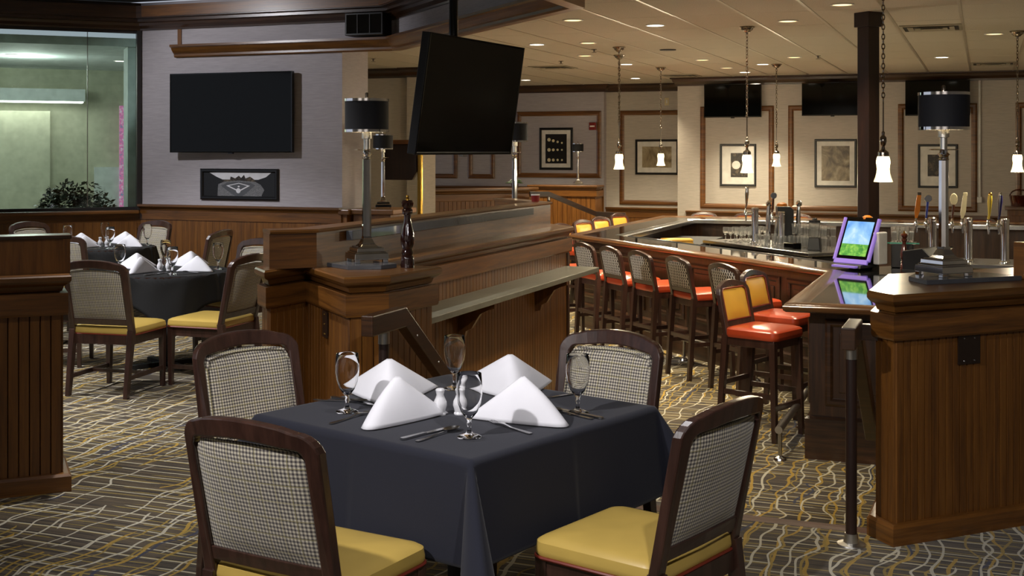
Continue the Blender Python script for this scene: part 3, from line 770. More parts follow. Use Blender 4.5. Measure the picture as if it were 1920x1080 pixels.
for i, (al, lab) in enumerate(zip((12.20, 11.45, 10.87, 10.28, 9.58, 8.86), names)):
    place(stool, first, ((8.72 - 1.41421 * al) / 2, (8.72 + 1.41421 * al) / 2, ZL), R(-45 + (-3, 2, 0, 1, -2, 3)[i]), lab, SG); first = False
place(stool, False, (-1.50, 8.98, ZL), R(-110), 'gold-backed red stool nearest the camera at the bar corner', SG)
place(stool, False, (-1.48, 9.80, ZL), R(-108), 'gold-backed red stool tucked under the near bar corner', SG)
for x, y, r_, lab in ((-4.98, 15.25, -114, 'gold stool back peeking past the half wall end'), (-4.98, 16.2, -114, 'second gold stool back along the far left bar side'), (-4.98, 17.05, -113, 'third gold stool back along the far left bar side'), (-4.98, 18.0, -114, 'gold stool back at the far corner of the bar'),
        (-4.1, 18.78, 180, 'gold stool top behind the bar, left of the beer taps'), (-3.42, 18.78, 180, 'gold stool top directly behind the chrome beer dispenser'), (-2.65, 18.78, 180, 'gold stool top behind the crowd of clear glasses'), (-0.05, 18.8, 180, 'stool back seen between the tap towers at the right')):
    place(stool, False, (x, y, ZL), R(r_), lab, SG)

# --- island inside the bar
isl = thing('bar_island', 'stainless steel work counter crowded with glasses inside the bar', 'counter', (-3.4, 15.7, 0), R(-45.9))
MB().box(0, 2.23, 0, 0.80, 0.505, 0.55).build('steel_top', 'steel', isl, bevel=0.006)
MB().box(0.06, 2.17, 0.08, 0.74, ZL, 0.505).build('cabinet', 'black_matte', isl)
for x in (0.02, 2.17): MB().box(x, x + 0.04, 0.03, 0.07, ZL, 0.505).build('leg', 'steel', isl)
for x in (0.5, 1.2, 1.75): MB().box(x, x + 0.25, 0.05, 0.08, 0.43, 0.46).build('drawer_pull', 'steel', isl)
tc_ = thing('tap_counter', 'stainless counter carrying the beer taps at the right', 'counter', (-0.78, 13.30, 0))
MB().box(0, 2.6, 0, 0.75, 0.505, 0.55).build('steel_top', 'steel', tc_, bevel=0.006)
MB().box(0.05, 2.55, 0.06, 0.7, ZL, 0.505).build('cabinet', 'black_matte', tc_)
for x in (0.3, 0.42, 0.75): MB().lathe([(0, 0), (0.02, 0), (0.018, 0.02), (0, 0.022)], n=10).xf(Matrix.Translation((x, 0.06, 0.38)) @ Matrix.Rotation(PI / 2, 4, 'X')).build('knob', 'steel', tc_)
uc = thing('back_cabinet', 'dark under-counter unit inside the bar holding yellow boards', 'cabinet', (-4.02, 15.35, ZL), 0)
MB().box(0, 0.62, 0, 1.7, 0, 0.86).build('body', 'black_matte', uc)
MB().box(0.05, 0.60, -0.02, 0.0, 0.1, 0.8).build('door', 'black_plastic', uc)
tag(MB().rbox(0, 0, 0.0, 0.03, 0.2, 0.16, 0.03).rbox(0, 0.01, 0.033, 0.062, 0.2, 0.16, 0.03).build('cutting_board', 'vinyl_gold', None, (-3.72, 15.62, 0.50), R(20)), 'yellow board stack inside the bar well', 'board')
def speed_rail(x, y, lab):
    t = thing('speed_rail', lab, 'rack', (x, y, 0.0))
    MB().tube([(0, 0, 0.0), (0, 0, 0.30)], 0.012, 8).tube([(0.55, 0.1, 0.0), (0.55, 0.1, 0.30)], 0.012, 8).build('post', 'steel', t)
    MB().tube([(0, 0, 0.29), (0.55, 0.1, 0.29)], 0.014, 8).build('rail', 'steel', t)
    MB().box(-0.05, 0.6, -0.05, 0.15, -0.36, 0.0).build('stand', 'black_matte', t)
speed_rail(-3.15, 17.3, 'small chrome rail standing in the bar well')
# glasses on the island: individual tumblers and goblets
tum = MB().lathe([(0, 0.0), (0.030, 0.0), (0.036, 0.10), (0.040, 0.13), (0.037, 0.13), (0.028, 0.012), (0, 0.012)], n=12).mesh('tumbler', 'jar_glass')
gob = MB().lathe([(0, 0.0), (0.034, 0.0), (0.006, 0.012), (0.005, 0.07), (0.03, 0.10), (0.038, 0.14), (0.034, 0.18), (0.032, 0.18), (0.035, 0.14), (0.027, 0.10), (0, 0.08)], n=12).mesh('goblet', 'jar_glass')
ca, sa = math.cos(R(-45.9)), math.sin(R(-45.9))
def isl_w(x, y): return (-3.4 + x * ca - y * sa, 15.7 + x * sa + y * ca)
rnd = random.Random(3)
cells = [(0.30 + 0.115 * i, 0.16 + 0.13 * j) for i in range(14) for j in range(5)]
for k, (x, y) in enumerate(cells):
    if abs(x - 0.86) < 0.25 and y > 0.48: continue
    if abs(x - 0.86) < 0.10 and y < 0.5: continue
    if abs(x - 1.13) < 0.12 and 0.2 < y < 0.6: continue
    if x > 1.55 and y < 0.42: continue
    if abs(x - 0.70) < 0.2 and y > 0.45: continue
    px, py = isl_w(x + rnd.uniform(-0.012, 0.012), y + rnd.uniform(-0.012, 0.012))
    left = x < 0.85
    o = inst('goblet' if left else 'tumbler', gob if left else tum, None, (px, py, 0.551), (0, 0, rnd.random()))
    tag(o, 'clear stemmed glass in the crowd left of the chrome taps' if left else 'clear tumbler in the crowd right of the chrome taps', 'glass', 'stemmed glasses on the steel bar counter' if left else 'tumblers on the steel bar counter')
# second tier of tumblers stacked mouth to mouth at the back
for k, (x, y) in enumerate([(1.22 + 0.115 * i, 0.55 + 0.13 * j) for i in range(6) for j in range(2)]):
    px, py = isl_w(x, y); o = inst('tumbler', tum, None, (px, py, 0.683), (0, 0, k))
    tag(o, 'clear tumbler stacked on top of the back rows of glasses', 'glass', 'stacked tumblers on the steel bar counter')

def tower(loc, rz, lab, handles, hgt=0.45):
    t = thing('tap_tower', lab, 'beer tap', loc, rz)
    MB().lathe([(0, 0), (0.06, 0), (0.058, 0.015), (0.045, 0.025), (0.042, 0.04), (0.042, hgt - 0.03), (0.046, hgt - 0.025), (0.046, hgt), (0.035, hgt + 0.01), (0, hgt + 0.012)], n=20).build('column', 'chrome', t)
    for i, (style, m1, m2) in enumerate(handles):
        dx = (-0.17, -0.07)[i] if len(handles) == 2 else -0.12
        f = MB().tube([(0, 0, hgt - 0.06), (dx, -0.03, hgt - 0.06), (dx, -0.05, hgt - 0.08), (dx, -0.055, hgt - 0.15)], [0.016, 0.016, 0.013, 0.010], 8).lathe([(0.02, hgt - 0.08), (0.022, hgt - 0.05), (0.012, hgt - 0.02), (0.008, hgt)], dx, -0.03, 10).build('faucet', 'chrome', t)
        h0 = hgt + 0.0
        hd = MB()
        if style == 'paddle':
            hd.frustum((dx, -0.03, h0), (0.010, 0.008), (dx + 0.01, -0.03, h0 + 0.07), (0.026, 0.010)).frustum((dx + 0.01, -0.03, h0 + 0.07), (0.026, 0.010), (dx + 0.03, -0.03, h0 + 0.24), (0.020, 0.010))
        elif style == 'disc':
            hd.tube([(dx, -0.03, h0), (dx + 0.015, -0.03, h0 + 0.17)], [0.010, 0.014], 8)
        elif style == 'pear':
            hd.tube([(dx, -0.03, h0), (dx + 0.01, -0.03, h0 + 0.05), (dx + 0.015, -0.03, h0 + 0.18), (dx + 0.02, -0.03, h0 + 0.26)], [0.010, 0.012, 0.024, 0.018], 10)
        else:
            hd.tube([(dx, -0.03, h0), (dx + 0.01, -0.03, h0 + 0.08), (dx + 0.015, -0.03, h0 + 0.14)], [0.009, 0.013, 0.016], 8)
        ho = hd.build('tap_handle', m1, t)
        if style == 'disc':
            MB().lathe([(0, -0.008), (0.036, -0.008), (0.040, 0), (0.036, 0.008), (0, 0.008)], n=18).xf(Matrix.Translation((dx + 0.02, -0.03, h0 + 0.205)) @ Matrix.Rotation(PI / 2, 4, 'X')).build('tap_badge', m2, ho)
        elif style == 'oval':
            MB().lathe([(0, -0.010), (0.034, -0.010), (0.038, 0), (0.034, 0.010), (0, 0.010)], n=18).xf(Matrix.Translation((dx + 0.018, -0.03, h0 + 0.20)) @ Matrix.Scale(1.6, 4, (0, 0, 1)) @ Matrix.Rotation(PI / 2, 4, 'X')).build('tap_badge', m2, ho)
        elif style == 'paddle':
            MB().box(dx + 0.012, dx + 0.052, -0.038, -0.022, h0 + 0.235, h0 + 0.27).build('tap_badge', m2, ho, bevel=0.004)
        else:
            MB().lathe([(0.018, h0 + 0.24), (0.02, h0 + 0.26), (0.012, h0 + 0.275), (0, h0 + 0.278)], dx + 0.02, -0.03, 12).build('tap_badge', m2, ho)
    return t
tower((-0.50, 13.50, 0.55), R(12), 'chrome beer tower with orange and blue handles left of the lamp stem', [('paddle', 'tap_orange', 'nickel'), ('disc', 'tap_blue', 'chrome')])
tower((-0.15, 13.58, 0.55), R(12), 'chrome beer tower with two cream handles just right of the lamp stem', [('oval', 'tap_brown', 'tap_cream'), ('paddle', 'tap_cream', 'tap_cream')])
tower((0.20, 13.52, 0.55), R(12), 'chrome beer tower with yellow and navy handles at the right edge', [('pear', 'tap_yellow', 'brass'), ('pear', 'tap_navy', 'chrome')])
p = isl_w(0.86, 0.22); tower((p[0], p[1], 0.55), R(20), 'left chrome beer tower standing among the glasses', [('pear', 'chrome', 'chrome')], 0.44)
p = isl_w(1.13, 0.42); tower((p[0], p[1], 0.55), R(20), 'right chrome beer tower with round badge among the glasses', [('disc', 'tap_brown', 'chrome')], 0.40)
p = isl_w(0.86, 0.62)
d = thing('frozen_drink_dispenser', 'black and silver drink dispenser with chrome levers behind the glasses', 'dispenser', (p[0], p[1], 0.55), R(15))
MB().prism([(-0.10, 0), (0.14, 0), (0.13, 0.42), (0.09, 0.46), (-0.07, 0.46), (-0.06, 0.30)], -0.13, 0.13).xf(Matrix.Rotation(PI / 2, 4, 'X')).build('body', 'black_plastic', d, bevel=0.01)
MB().prism([(-0.085, 0.14), (-0.058, 0.16), (-0.03, 0.34), (-0.06, 0.38)], -0.10, 0.10).xf(Matrix.Rotation(PI / 2, 4, 'X')).build('front_panel', 'steel', d)
MB().lathe([(0, 0.46), (0.07, 0.46), (0.06, 0.49), (0.03, 0.505), (0, 0.505)], n=18).build('orange_cap', 'tap_orange', d)
for x in (-0.17, 0.20): MB().tube([(x, 0, 0.0), (x, 0, 0.30), (x + 0.01, 0, 0.48)], [0.03, 0.03, 0.02], 12).lathe([(0.03, 0.46), (0.036, 0.48), (0.036, 0.51), (0.02, 0.53), (0, 0.532)], x + 0.01, 0, 14).build('lever', 'chrome', d)
p = isl_w(1.66, 0.2)
tag(MB().box(-0.09, 0.09, -0.06, 0.06, 0, 0.07).build('napkin_caddy', 'black_gloss', None, (p[0], p[1], 0.551), R(-45), 0.006), 'low black box on the steel counter edge', 'box')
p = isl_w(1.92, 0.32)
bl_ = thing('blender', 'clear jug blender on a black base beside the screen', 'blender', (p[0], p[1], 0.55))
MB().frustum((0, 0, 0), (0.075, 0.075), (0, 0, 0.15), (0.06, 0.06)).build('base', 'black_plastic', bl_, bevel=0.008)
MB().lathe([(0.045, 0.15), (0.065, 0.32), (0.062, 0.32), (0.042, 0.155), (0, 0.155)], n=20).build('jug', 'jar_glass', bl_)
MB().lathe([(0, 0.32), (0.066, 0.32), (0.066, 0.345), (0.03, 0.35), (0.028, 0.37), (0, 0.37)], n=20).build('lid', 'black_plastic', bl_)

# touchscreen terminal
tm = thing('game_terminal', 'countertop touchscreen game with purple frame showing sky and grass', 'screen', (-1.05, 10.68, 0.719), R(-32))
MB().frustum((0, 0.05, 0), (0.15, 0.12), (0, 0.06, 0.03), (0.14, 0.11)).build('base', 'black_plastic', tm, bevel=0.006)
MB().box(-0.12, 0.12, -0.10, -0.03, 0.004, 0.02).build('button_strip', 'screen_purple', tm)
TM = Matrix.Translation((0, 0.0, 0.05)) @ Matrix.Rotation(R(-24), 4, 'X')
MB().box(-0.165, 0.165, 0.0, 0.03, 0, 0.40).xf(TM).build('bezel', 'black_gloss', tm)
for x in (-1, 1): MB().tube([(x * 0.172, 0.005, 0.01), (x * 0.172, 0.005, 0.39)], 0.018, 10).xf(TM).build('purple_light_bar', 'screen_purple', tm)
MB().box(-0.17, 0.17, -0.006, 0.01, -0.02, 0.02).xf(TM).build('purple_light_bar', 'screen_purple', tm)
MB().box(-0.135, 0.135, -0.004, 0.0, 0.05, 0.155).xf(TM).build('screen_picture', 'screen_grass', tm)
MB().box(-0.135, 0.135, -0.004, 0.0, 0.155, 0.36).xf(TM).build('screen_picture', 'screen_sky', tm)
MB().prism([(-0.11, 0), (0.11, 0), (0.13, 0.1), (0.12, 0.27), (0.05, 0.34), (-0.1, 0.34)], 0.03, 0.16).xf(TM @ Matrix.Rotation(PI / 2, 4, 'X') @ Matrix.Scale(-1, 4, (0, 0, 1))).build('housing', 'black_plastic', tm)
MB().lathe([(0.045, 0.40), (0.04, 0.42), (0.02, 0.432), (0, 0.434)], 0.02, 0.20, 14).build('beacon', 'tap_orange', tm)
MB().box(0.15, 0.21, 0.10, 0.22, 0.03, 0.30).build('card_reader', 'white_paint', tm, bevel=0.01)
ps = thing('cash_register', 'black point-of-sale terminal leaning back beside the lamp', 'register', (-0.44, 10.58, 0.712), R(-20))
MB().prism([(-0.15, 0), (0.15, 0), (0.17, 0.06), (0.02, 0.20), (-0.15, 0.17)], -0.13, 0.13).xf(Matrix.Rotation(PI / 2, 4, 'X')).build('body', 'black_plastic', ps, bevel=0.006)
MB().box(-0.15, 0.15, -0.14, 0.14, -0.002, 0.02).build('base', 'black_matte', ps)
MB().box(-0.12, 0.12, -0.001, 0.012, -0.10, 0.10).xf(Matrix.Translation((0.10, 0, 0.135)) @ Matrix.Rotation(R(50), 4, 'Y') @ Matrix.Rotation(PI / 2, 4, 'Z')).build('display', 'black_gloss', ps)
gs = thing('glass_rack', 'small rack with upturned glasses beside the dark column', 'rack', (-0.66, 10.98, 0.706))
MB().box(-0.08, 0.10, -0.05, 0.12, 0.0, 0.20).build('stand', 'black_plastic', gs, bevel=0.005)
MB().box(-0.09, 0.12, -0.06, 0.13, 0.20, 0.212).build('shelf', 'steel', gs)
MB().box(-0.12, 0.15, -0.075, -0.06, 0.205, 0.215).build('green_rail', 'teal_plastic', gs)
for i, (x, y) in enumerate(((-0.05, 0.0), (0.03, 0.0), (-0.01, 0.07), (0.07, 0.07))):
    tag(inst('tumbler', tum, None, (-0.66 + x, 10.98 + y, 0.921), (0, 0, i)), 'tall clear tumbler on the rack beside the dark column', 'glass', 'tumblers on the rack')

def mill(loc, lab, m, h=0.36):
    t = thing('pepper_mill', lab, 'pepper mill', loc); k = h / 0.36
    MB().lathe([(r_ * k, z * k) for r_, z in [(0, 0), (0.034, 0), (0.036, 0.012), (0.033, 0.03), (0.034, 0.045), (0.030, 0.055), (0.026, 0.062), (0.031, 0.072), (0.027, 0.085), (0.024, 0.092), (0.033, 0.115), (0.036, 0.14), (0.033, 0.165), (0.022, 0.21), (0.017, 0.245), (0.018, 0.262), (0.026, 0.268), (0.026, 0.276), (0, 0.276)]], n=24).build('body', m, t)
    MB().lathe([(r_ * k, z * k) for r_, z in [(0, 0.277), (0.026, 0.277), (0.027, 0.285), (0.020, 0.293), (0.028, 0.305), (0.031, 0.320), (0.024, 0.334), (0, 0.338)]], n=24).build('head', m, t)
    MB().lathe([(r_ * k, z * k) for r_, z in [(0.012, 0.335), (0.012, 0.340), (0.006, 0.344), (0.009, 0.350), (0.007, 0.357), (0, 0.36)]], n=14).build('knob', 'brass', t)
    return t
mill((-2.855, 5.875, CAPZ + 0.002), 'tall glossy black pepper mill beside the lamp on the pedestal', 'pepper_wood', 0.385)
mill((-0.62, 10.70, 0.706), 'red-brown wooden pepper mill on the bar beside the register', 'mill_brown', 0.33)
# ================================================================== DINING FURNITURE
def make_chair():
    t = thing('dining_chair', 'chair', 'chair', group='dining chairs')
    hw = 0.228
    def fm(a, tt, off):
        k = max(0, tt - 0.45)
        return (a, -0.205 - 0.20 * k - 0.045 * (1 - (a / 0.25) ** 2) * min(1, k / 0.45) + off, tt)
    MB().rbox(0, 0.015, 0.425, 0.485, 0.245, 0.235, 0.05, 0.4, crown=0.014).build('seat', 'vinyl_yellow', t)
    ring = []
    for ax, ay, a0 in ((1, 1, 0), (-1, 1, PI / 2), (-1, -1, PI), (1, -1, 1.5 * PI)):
        for k in range(5):
            a = a0 + PI / 2 * k / 4; ring.append((ax * 0.195 + 0.05 * math.cos(a), 0.015 + ay * 0.185 + 0.05 * math.sin(a), 0.427))
    MB().tube(ring, 0.0055, 6, True).build('piping', 'piping_red', t)
    MB().box(-0.215, 0.215, 0.205, 0.228, 0.36, 0.425).build('apron', 'espresso', t)
    MB().box(-0.215, 0.215, -0.228, -0.205, 0.36, 0.425).build('apron', 'espresso', t)
    for sx in (-1, 1):
        MB().box(sx * 0.222 - 0.011, sx * 0.222 + 0.011, -0.21, 0.21, 0.36, 0.425).build('apron', 'espresso', t)
        MB().frustum((sx * 0.218, 0.215, 0), (0.015, 0.015), (sx * 0.216, 0.213, 0.425), (0.022, 0.022)).build('leg', 'espresso', t, bevel=0.003)
        MB().frustum((sx * 0.226, -0.275, 0), (0.016, 0.018), (sx * 0.228, -0.210, 0.46), (0.021, 0.024)).build('leg', 'espresso', t, bevel=0.003)
        MB().box(sx * 0.221 - 0.009, sx * 0.221 + 0.009, -0.245, 0.20, 0.12, 0.15).build('stretcher', 'espresso', t)
    MB().box(-0.215, 0.215, -0.01, 0.012, 0.125, 0.147).build('stretcher', 'espresso', t)
    path = arch(hw, 0.44, 0.905, 0.925, 0.05, 6)
    ws = [0.044, 0.044] + [0.050] * 6 + [0.058] * 7 + [0.050] * 6 + [0.044, 0.044]
    ws = ws[:len(path)] + [0.044] * (len(path) - len(ws))
    MB().ribbon(path, ws, 0.036, fm).build('back_frame', 'espresso', t, bevel=0.006)
    MB().ribbon([(-hw, 0.515), (0, 0.515), (hw, 0.515)], 0.042, 0.030, fm).build('back_rail', 'espresso', t, bevel=0.003)
    def edge(u, v):
        a = -0.209 + 0.418 * u
        top = 0.885 - 0.018 * (2 * u - 1) ** 2
        if abs(2 * u - 1) > 0.86: top -= 0.03 * ((abs(2 * u - 1) - 0.86) / 0.14) ** 2
        return a, 0.535 + (top - 0.535) * v
    def pad(o0, o1):
        def g(u, v):
            a, z = edge(u, v); e = (1 - abs(2 * u - 1) ** 6) * (1 - abs(2 * v - 1) ** 6)
            return fm(a, z, o0 + o1 * e)
        return MB().grid(g, 14, 10)
    pad(0.006, 0.022).build('back_pad', 'tweed', t)
    pad(-0.004, -0.012).build('back_fabric', 'tweed', t)
    rim = [fm(*edge(0.02, v), 0.017) for v in (0.02, 0.3, 0.6, 0.9)] + [fm(*edge(u, 0.975), 0.017) for u in (0.06, 0.2, 0.4, 0.6, 0.8, 0.94)] + [fm(*edge(0.98, v), 0.017) for v in (0.9, 0.6, 0.3, 0.02)] + [fm(*edge(u, 0.02), 0.017) for u in (0.7, 0.3)]
    MB().tube(rim, 0.005, 6, True).build('welt', 'tweed', t)
    return t
chair = make_chair()
CG = 'dining chairs'
chairs = [(-1.885, 3.262, -9.0, 'large near-left dining chair seen from behind, yellow seat'),
    (-1.025, 3.785, 72.5, 'near-right dining chair seen from behind beside the navy tablecloth, yellow seat'),
    (-2.565, 4.215, -112, 'dining chair behind the left corner of the navy table'),
    (-1.530, 4.60, 162, 'dining chair behind the right corner of the navy table'),
    (-5.74, 7.14, 6.5, 'dining chair pulled back from the nearer black table, whole legs in view'),
    (-5.31, 7.66, 92, 'dark-looking chair between the nearer black table and the pedestal'),
    (-5.85, 8.72, 166, 'chair facing us behind the nearer black table'),
    (-6.92, 7.86, -62, 'shaded chair tucked behind the left edge of the pulled-back chair'),
    (-7.80, 9.12, 10, 'chair with pale back on the near side of the farther black table'),
    (-7.08, 9.86, 98, 'narrow-looking chair sideways on, against the wainscot'),
    (-8.36, 10.62, 168, 'chair facing us at the back of the farther black table'),
    (-9.12, 10.22, -98, 'chair edge showing under the window at the farther black table'),
    (-10.05, 9.85, -60, 'dim chair at the far left edge under the window'),
    (-9.35, 18.95, 150, 'distant chair top just showing over the far half wall')]
for i, (x, y, r_, lab) in enumerate(chairs): place(chair, i == 0, (x, y, 0), R(r_), lab, CG)

# --- tables
def square_cloth(a, over, rho=0.014, seed=0):
    ox, oX, oy, oY = over; over = 0.3; N = 110; rn = random.Random(seed)
    ph = [rn.uniform(0, 6) for _ in range(4)]
    def drop(s):
        if s < rho * PI / 2: th = s / rho; return rho * math.sin(th), -(rho - rho * math.cos(th))
        e = s - rho * PI / 2; return rho + 0.05 * e, -rho - e * 0.998
    def f(u, v):
        # denser near the edges
        x = -a - ox + u * (2 * a + ox + oX); y = -a - oy + v * (2 * a + oy + oY)
        su = max(abs(x) - a, 0); sv = max(abs(y) - a, 0); gx = 1 if x >= 0 else -1; gy = 1 if y >= 0 else -1
        if su == 0 and sv == 0: return (x, y, 0)
        if sv == 0 or su == 0:
            s = su or sv; o, z = drop(s); w = (x if su == 0 else y)
            o += 0.012 * (s / over) * (1 + math.sin(w * 9 + ph[0 if su else 1] + gx + gy * 2)) * (1 - abs(w) / a * 0.6)
            return (gx * (a + o), y, z) if sv == 0 else (x, gy * (a + o), z)
        r = math.hypot(su, sv); phi = math.atan2(sv, su); o, z = drop(r)
        tri = 1 - abs(phi / (PI / 4) - 1); b = (0.5 * tri + 0.5 * math.sin(2 * phi))
        bl = 0.55 * max(0, r - rho)
        hx = math.cos(phi) ** 2 * o + bl * b * 0.80 + 0.10 * bl * math.sin(4 * phi); hy = math.sin(phi) ** 2 * o + bl * b * 0.60 - 0.14 * bl * math.sin(4 * phi)
        return (gx * (a + hx), gy * (a + hy), z * (1 - 0.13 * b))
    return MB().grid(f, N, N)
def pedestal_table(lab, loc, rz, half=None, rad=None):
    t = thing('dining_table', lab, 'table', loc, rz, 'dining tables')
    if half: MB().box(-half, half, -half, half, 0.715, 0.745).build('tabletop', 'espresso', t)
    else: MB().lathe([(0, 0.715), (rad, 0.715), (rad, 0.745), (0, 0.745)], n=40).build('tabletop', 'espresso', t)
    MB().lathe([(0.04, 0.03), (0.04, 0.70), (0.12, 0.714)], n=16).build('pedestal', 'black_matte', t)
    for k in range(4):
        a = PI / 4 + k * PI / 2
        MB().frustum((0.02, 0, 0.04), (0.02, 0.03), (0.02, 0, 0.06), (0.02, 0.03)).box(0.0, 0.30, -0.03, 0.03, 0.0, 0.035).build('foot', 'black_matte', t, (0, 0, 0), a, 0.004)
    return t
TR = R(-18.5); TCX, TCY = -1.80, 4.13
pedestal_table('square dining table under the navy tablecloth', (TCX, TCY, 0), TR, half=0.512)
tcl = square_cloth(0.515, (0.225, 0.335, 0.335, 0.225), seed=4).build('tablecloth', 'cloth_navy', None, (TCX, TCY, 0.748), TR, sharp=60)
sd = tcl.modifiers.new('thickness', 'SOLIDIFY'); sd.thickness = 0.002; sd.offset = 1
tag(tcl, 'navy tablecloth with hanging corner folds on the foreground table', 'tablecloth', 'tablecloths')
def round_cloth(rad, half, seed=1):
    nA, nR = 96, 26
    def f(u, v):
        ph = 2 * PI * u; e = half / max(abs(math.cos(ph)), abs(math.sin(ph))); e = min(e, half * 1.36); s = e * v
        if s <= rad: r, z = s, 0
        else:
            k = s - rad; c4 = 0.5 - 0.5 * math.cos(4 * ph)
            r = rad + 0.006 + k * (0.05 + 0.22 * c4 ** 3) + 0.012 * math.sin(11 * ph + seed) * min(1, k / 0.1); z = -k * (1 - 0.06 * c4)
        return (r * math.cos(ph), r * math.sin(ph), z)
    return MB().grid(f, nA, nR)
TA = (-6.05, 8.10); TB = (-8.18, 9.93)
pedestal_table('round table under the nearer black tablecloth at the left', (TA[0], TA[1], 0), 0.3, rad=0.50)
pedestal_table('round table under the farther black tablecloth by the wainscot', (TB[0], TB[1], 0), 0.3, rad=0.50)
for c_, lab, rz in ((TA, 'black tablecloth on the nearer table at the left', -5), (TB, 'black tablecloth on the farther table by the wainscot', 10)):
    o = round_cloth(0.50, 0.715).build('tablecloth', 'cloth_black', None, (c_[0], c_[1], 0.747), R(rz), sharp=60)
    o.modifiers.new('thickness', 'SOLIDIFY').thickness = 0.002; o.modifiers['thickness'].offset = 1
    tag(o, lab, 'tablecloth', 'tablecloths')
ZT = 0.7505
# --- tableware
gob_prof = [(0, 0.0), (0.040, 0.0), (0.041, 0.003), (0.030, 0.008), (0.012, 0.014), (0.0065, 0.024), (0.006, 0.035), (0.009, 0.044), (0.0065, 0.054), (0.012, 0.064), (0.028, 0.085), (0.039, 0.115), (0.0435, 0.145), (0.0435, 0.170), (0.0405, 0.212), (0.0395, 0.213),
    (0.0388, 0.212), (0.0418, 0.170), (0.0418, 0.145), (0.0372, 0.116), (0.026, 0.087), (0.010, 0.068), (0, 0.064)]
gme = MB().lathe(gob_prof, n=40).mesh('water_goblet', 'glass', 50)
def ease(p, q, r_, n=1): return p
def napkin_mesh(spread):
    s = math.tan(spread) * 0.37; e = 0.05
    A = Vector((0, 0.19, 0.155)); q1 = math.sqrt(1 + e * e) - e
    def g(u, v):
        w = 2 * u - 1; w = math.copysign(abs(w) ** 1.5, w); v = v * 0.985
        sa_ = (math.sqrt(w * w + e * e) - e) / q1
        lowp = Vector((s * w + 0.020 * math.tanh(w / 0.06), 0.37 * sa_, 0))
        p = lowp.lerp(A + Vector((0.004 * w, 0, 0)), v)
        bul = 0.034 * (1 - v) ** 0.7 * abs(w) * (1 - abs(w)) * 4 * (0.3 + v)
        return (p.x + math.copysign(bul, w), p.y, max(0.0, p.z) + 0.012 * math.sin(PI * v) * (1 - abs(w)) + 0.0035)
    return MB().grid(g, 40, 14)
def napkin(B, heading, spread, lab, group, k=1.0):
    o = napkin_mesh(R(spread)).build('napkin', 'linen', None, (B[0], B[1], ZT), -R(heading), sharp=70)
    o.scale = (k, k, k)
    m = o.modifiers.new('thickness', 'SOLIDIFY'); m.thickness = 0.006; m.offset = 0
    hem = MB().tube([(0.02 + math.tan(R(spread)) * 0.10, 0.11, 0.006), (math.tan(R(spread)) * 0.33 + 0.012, 0.33, 0.006)], 0.002, 6).build('hem', 'linen', o)
    return tag(o, lab, 'napkin', group)
# shakers
def make_shaker():
    t = thing('shaker', 'shaker', 'shaker', group='salt and pepper shakers')
    MB().lathe([(0, 0), (0.021, 0), (0.022, 0.004), (0.019, 0.010), (0.021, 0.020), (0.025, 0.034), (0.023, 0.048), (0.016, 0.062), (0.013, 0.072), (0.016, 0.084), (0.017, 0.088)], n=24).build('body', 'ceramic', t)
    MB().lathe([(0.017, 0.088), (0.015, 0.093), (0.008, 0.096), (0, 0.0965)], n=24).build('top', 'ceramic', t)
    for k in range(3): MB().lathe([(0, 0.0955), (0.0015, 0.0955), (0.001, 0.0975), (0, 0.0975)], 0.005 * math.cos(k * 2.1), 0.005 * math.sin(k * 2.1), 6).build('hole', 'black_matte', t)
    return t
shaker = make_shaker()
def fork_mesh():
    z = lambda t: 0.003 + 0.006 * math.exp(-((t - 0.145) / 0.03) ** 2) + (0.004 if t > 0.19 else 0)
    fm = lambda a, t, o: (a, t, z(t) + o)
    b = MB().ribbon([(0, 0), (0, 0.01), (0, 0.05), (0, 0.10), (0, 0.13), (0, 0.145), (0, 0.155)], [0.012, 0.017, 0.014, 0.008, 0.008, 0.018, 0.023], 0.0025, fm)
    for k in range(4):
        x = (-1.5 + k) * 0.0062; b.ribbon([(x, 0.153), (x, 0.175), (x, 0.205)], [0.0042, 0.0036, 0.002], 0.002, fm)
    return b.mesh('fork', 'steel')
def spoon_mesh():
    fm = lambda a, t, o: (a, t, 0.003 + 0.005 * math.exp(-((t - 0.12) / 0.03) ** 2) + o)
    b = MB().ribbon([(0, 0), (0, 0.01), (0, 0.05), (0, 0.10), (0, 0.135)], [0.012, 0.016, 0.012, 0.007, 0.008], 0.0025, fm)
    def bowl(u, v):
        a = 2 * PI * u; r_ = v; return (0.020 * r_ * math.cos(a), 0.165 + 0.033 * r_ * math.sin(a), 0.003 + 0.009 * r_ * r_)
    b.grid(bowl, 20, 5)
    return b.mesh('spoon', 'steel')
def knife_mesh():
    fm = lambda a, t, o: (a, t, 0.004 + o)
    return MB().ribbon([(0, 0), (0, 0.008), (0, 0.09), (0, 0.10)], [0.012, 0.018, 0.013, 0.012], 0.006, fm).ribbon([(0, 0.10), (0.001, 0.14), (0.002, 0.19), (0.004, 0.22)], [0.015, 0.019, 0.018, 0.004], 0.0018, fm).mesh('knife', 'steel')
CUT = {'fork': (fork_mesh(), 0.205), 'spoon': (spoon_mesh(), 0.198), 'knife': (knife_mesh(), 0.22)}
def cutlery(kind, p, q, lab, k=1.12):
    me, L = CUT[kind]; p = Vector(p); q = Vector(q); d = (q - p).normalized(); mid = (p + q) / 2 - d * L * k / 2
    o = inst(kind, me, None, (mid.x, mid.y, ZT), (0, 0, math.atan2(d.y, d.x) - PI / 2)); o.scale = (k, k, k)
    return tag(o, lab, kind, 'cutlery on the navy table')
GPOS = [((-2.162, 3.95), 'left'), ((-1.374, 4.234), 'right'), ((-1.594, 3.748), 'near'), ((-1.972, 4.486), 'far')]
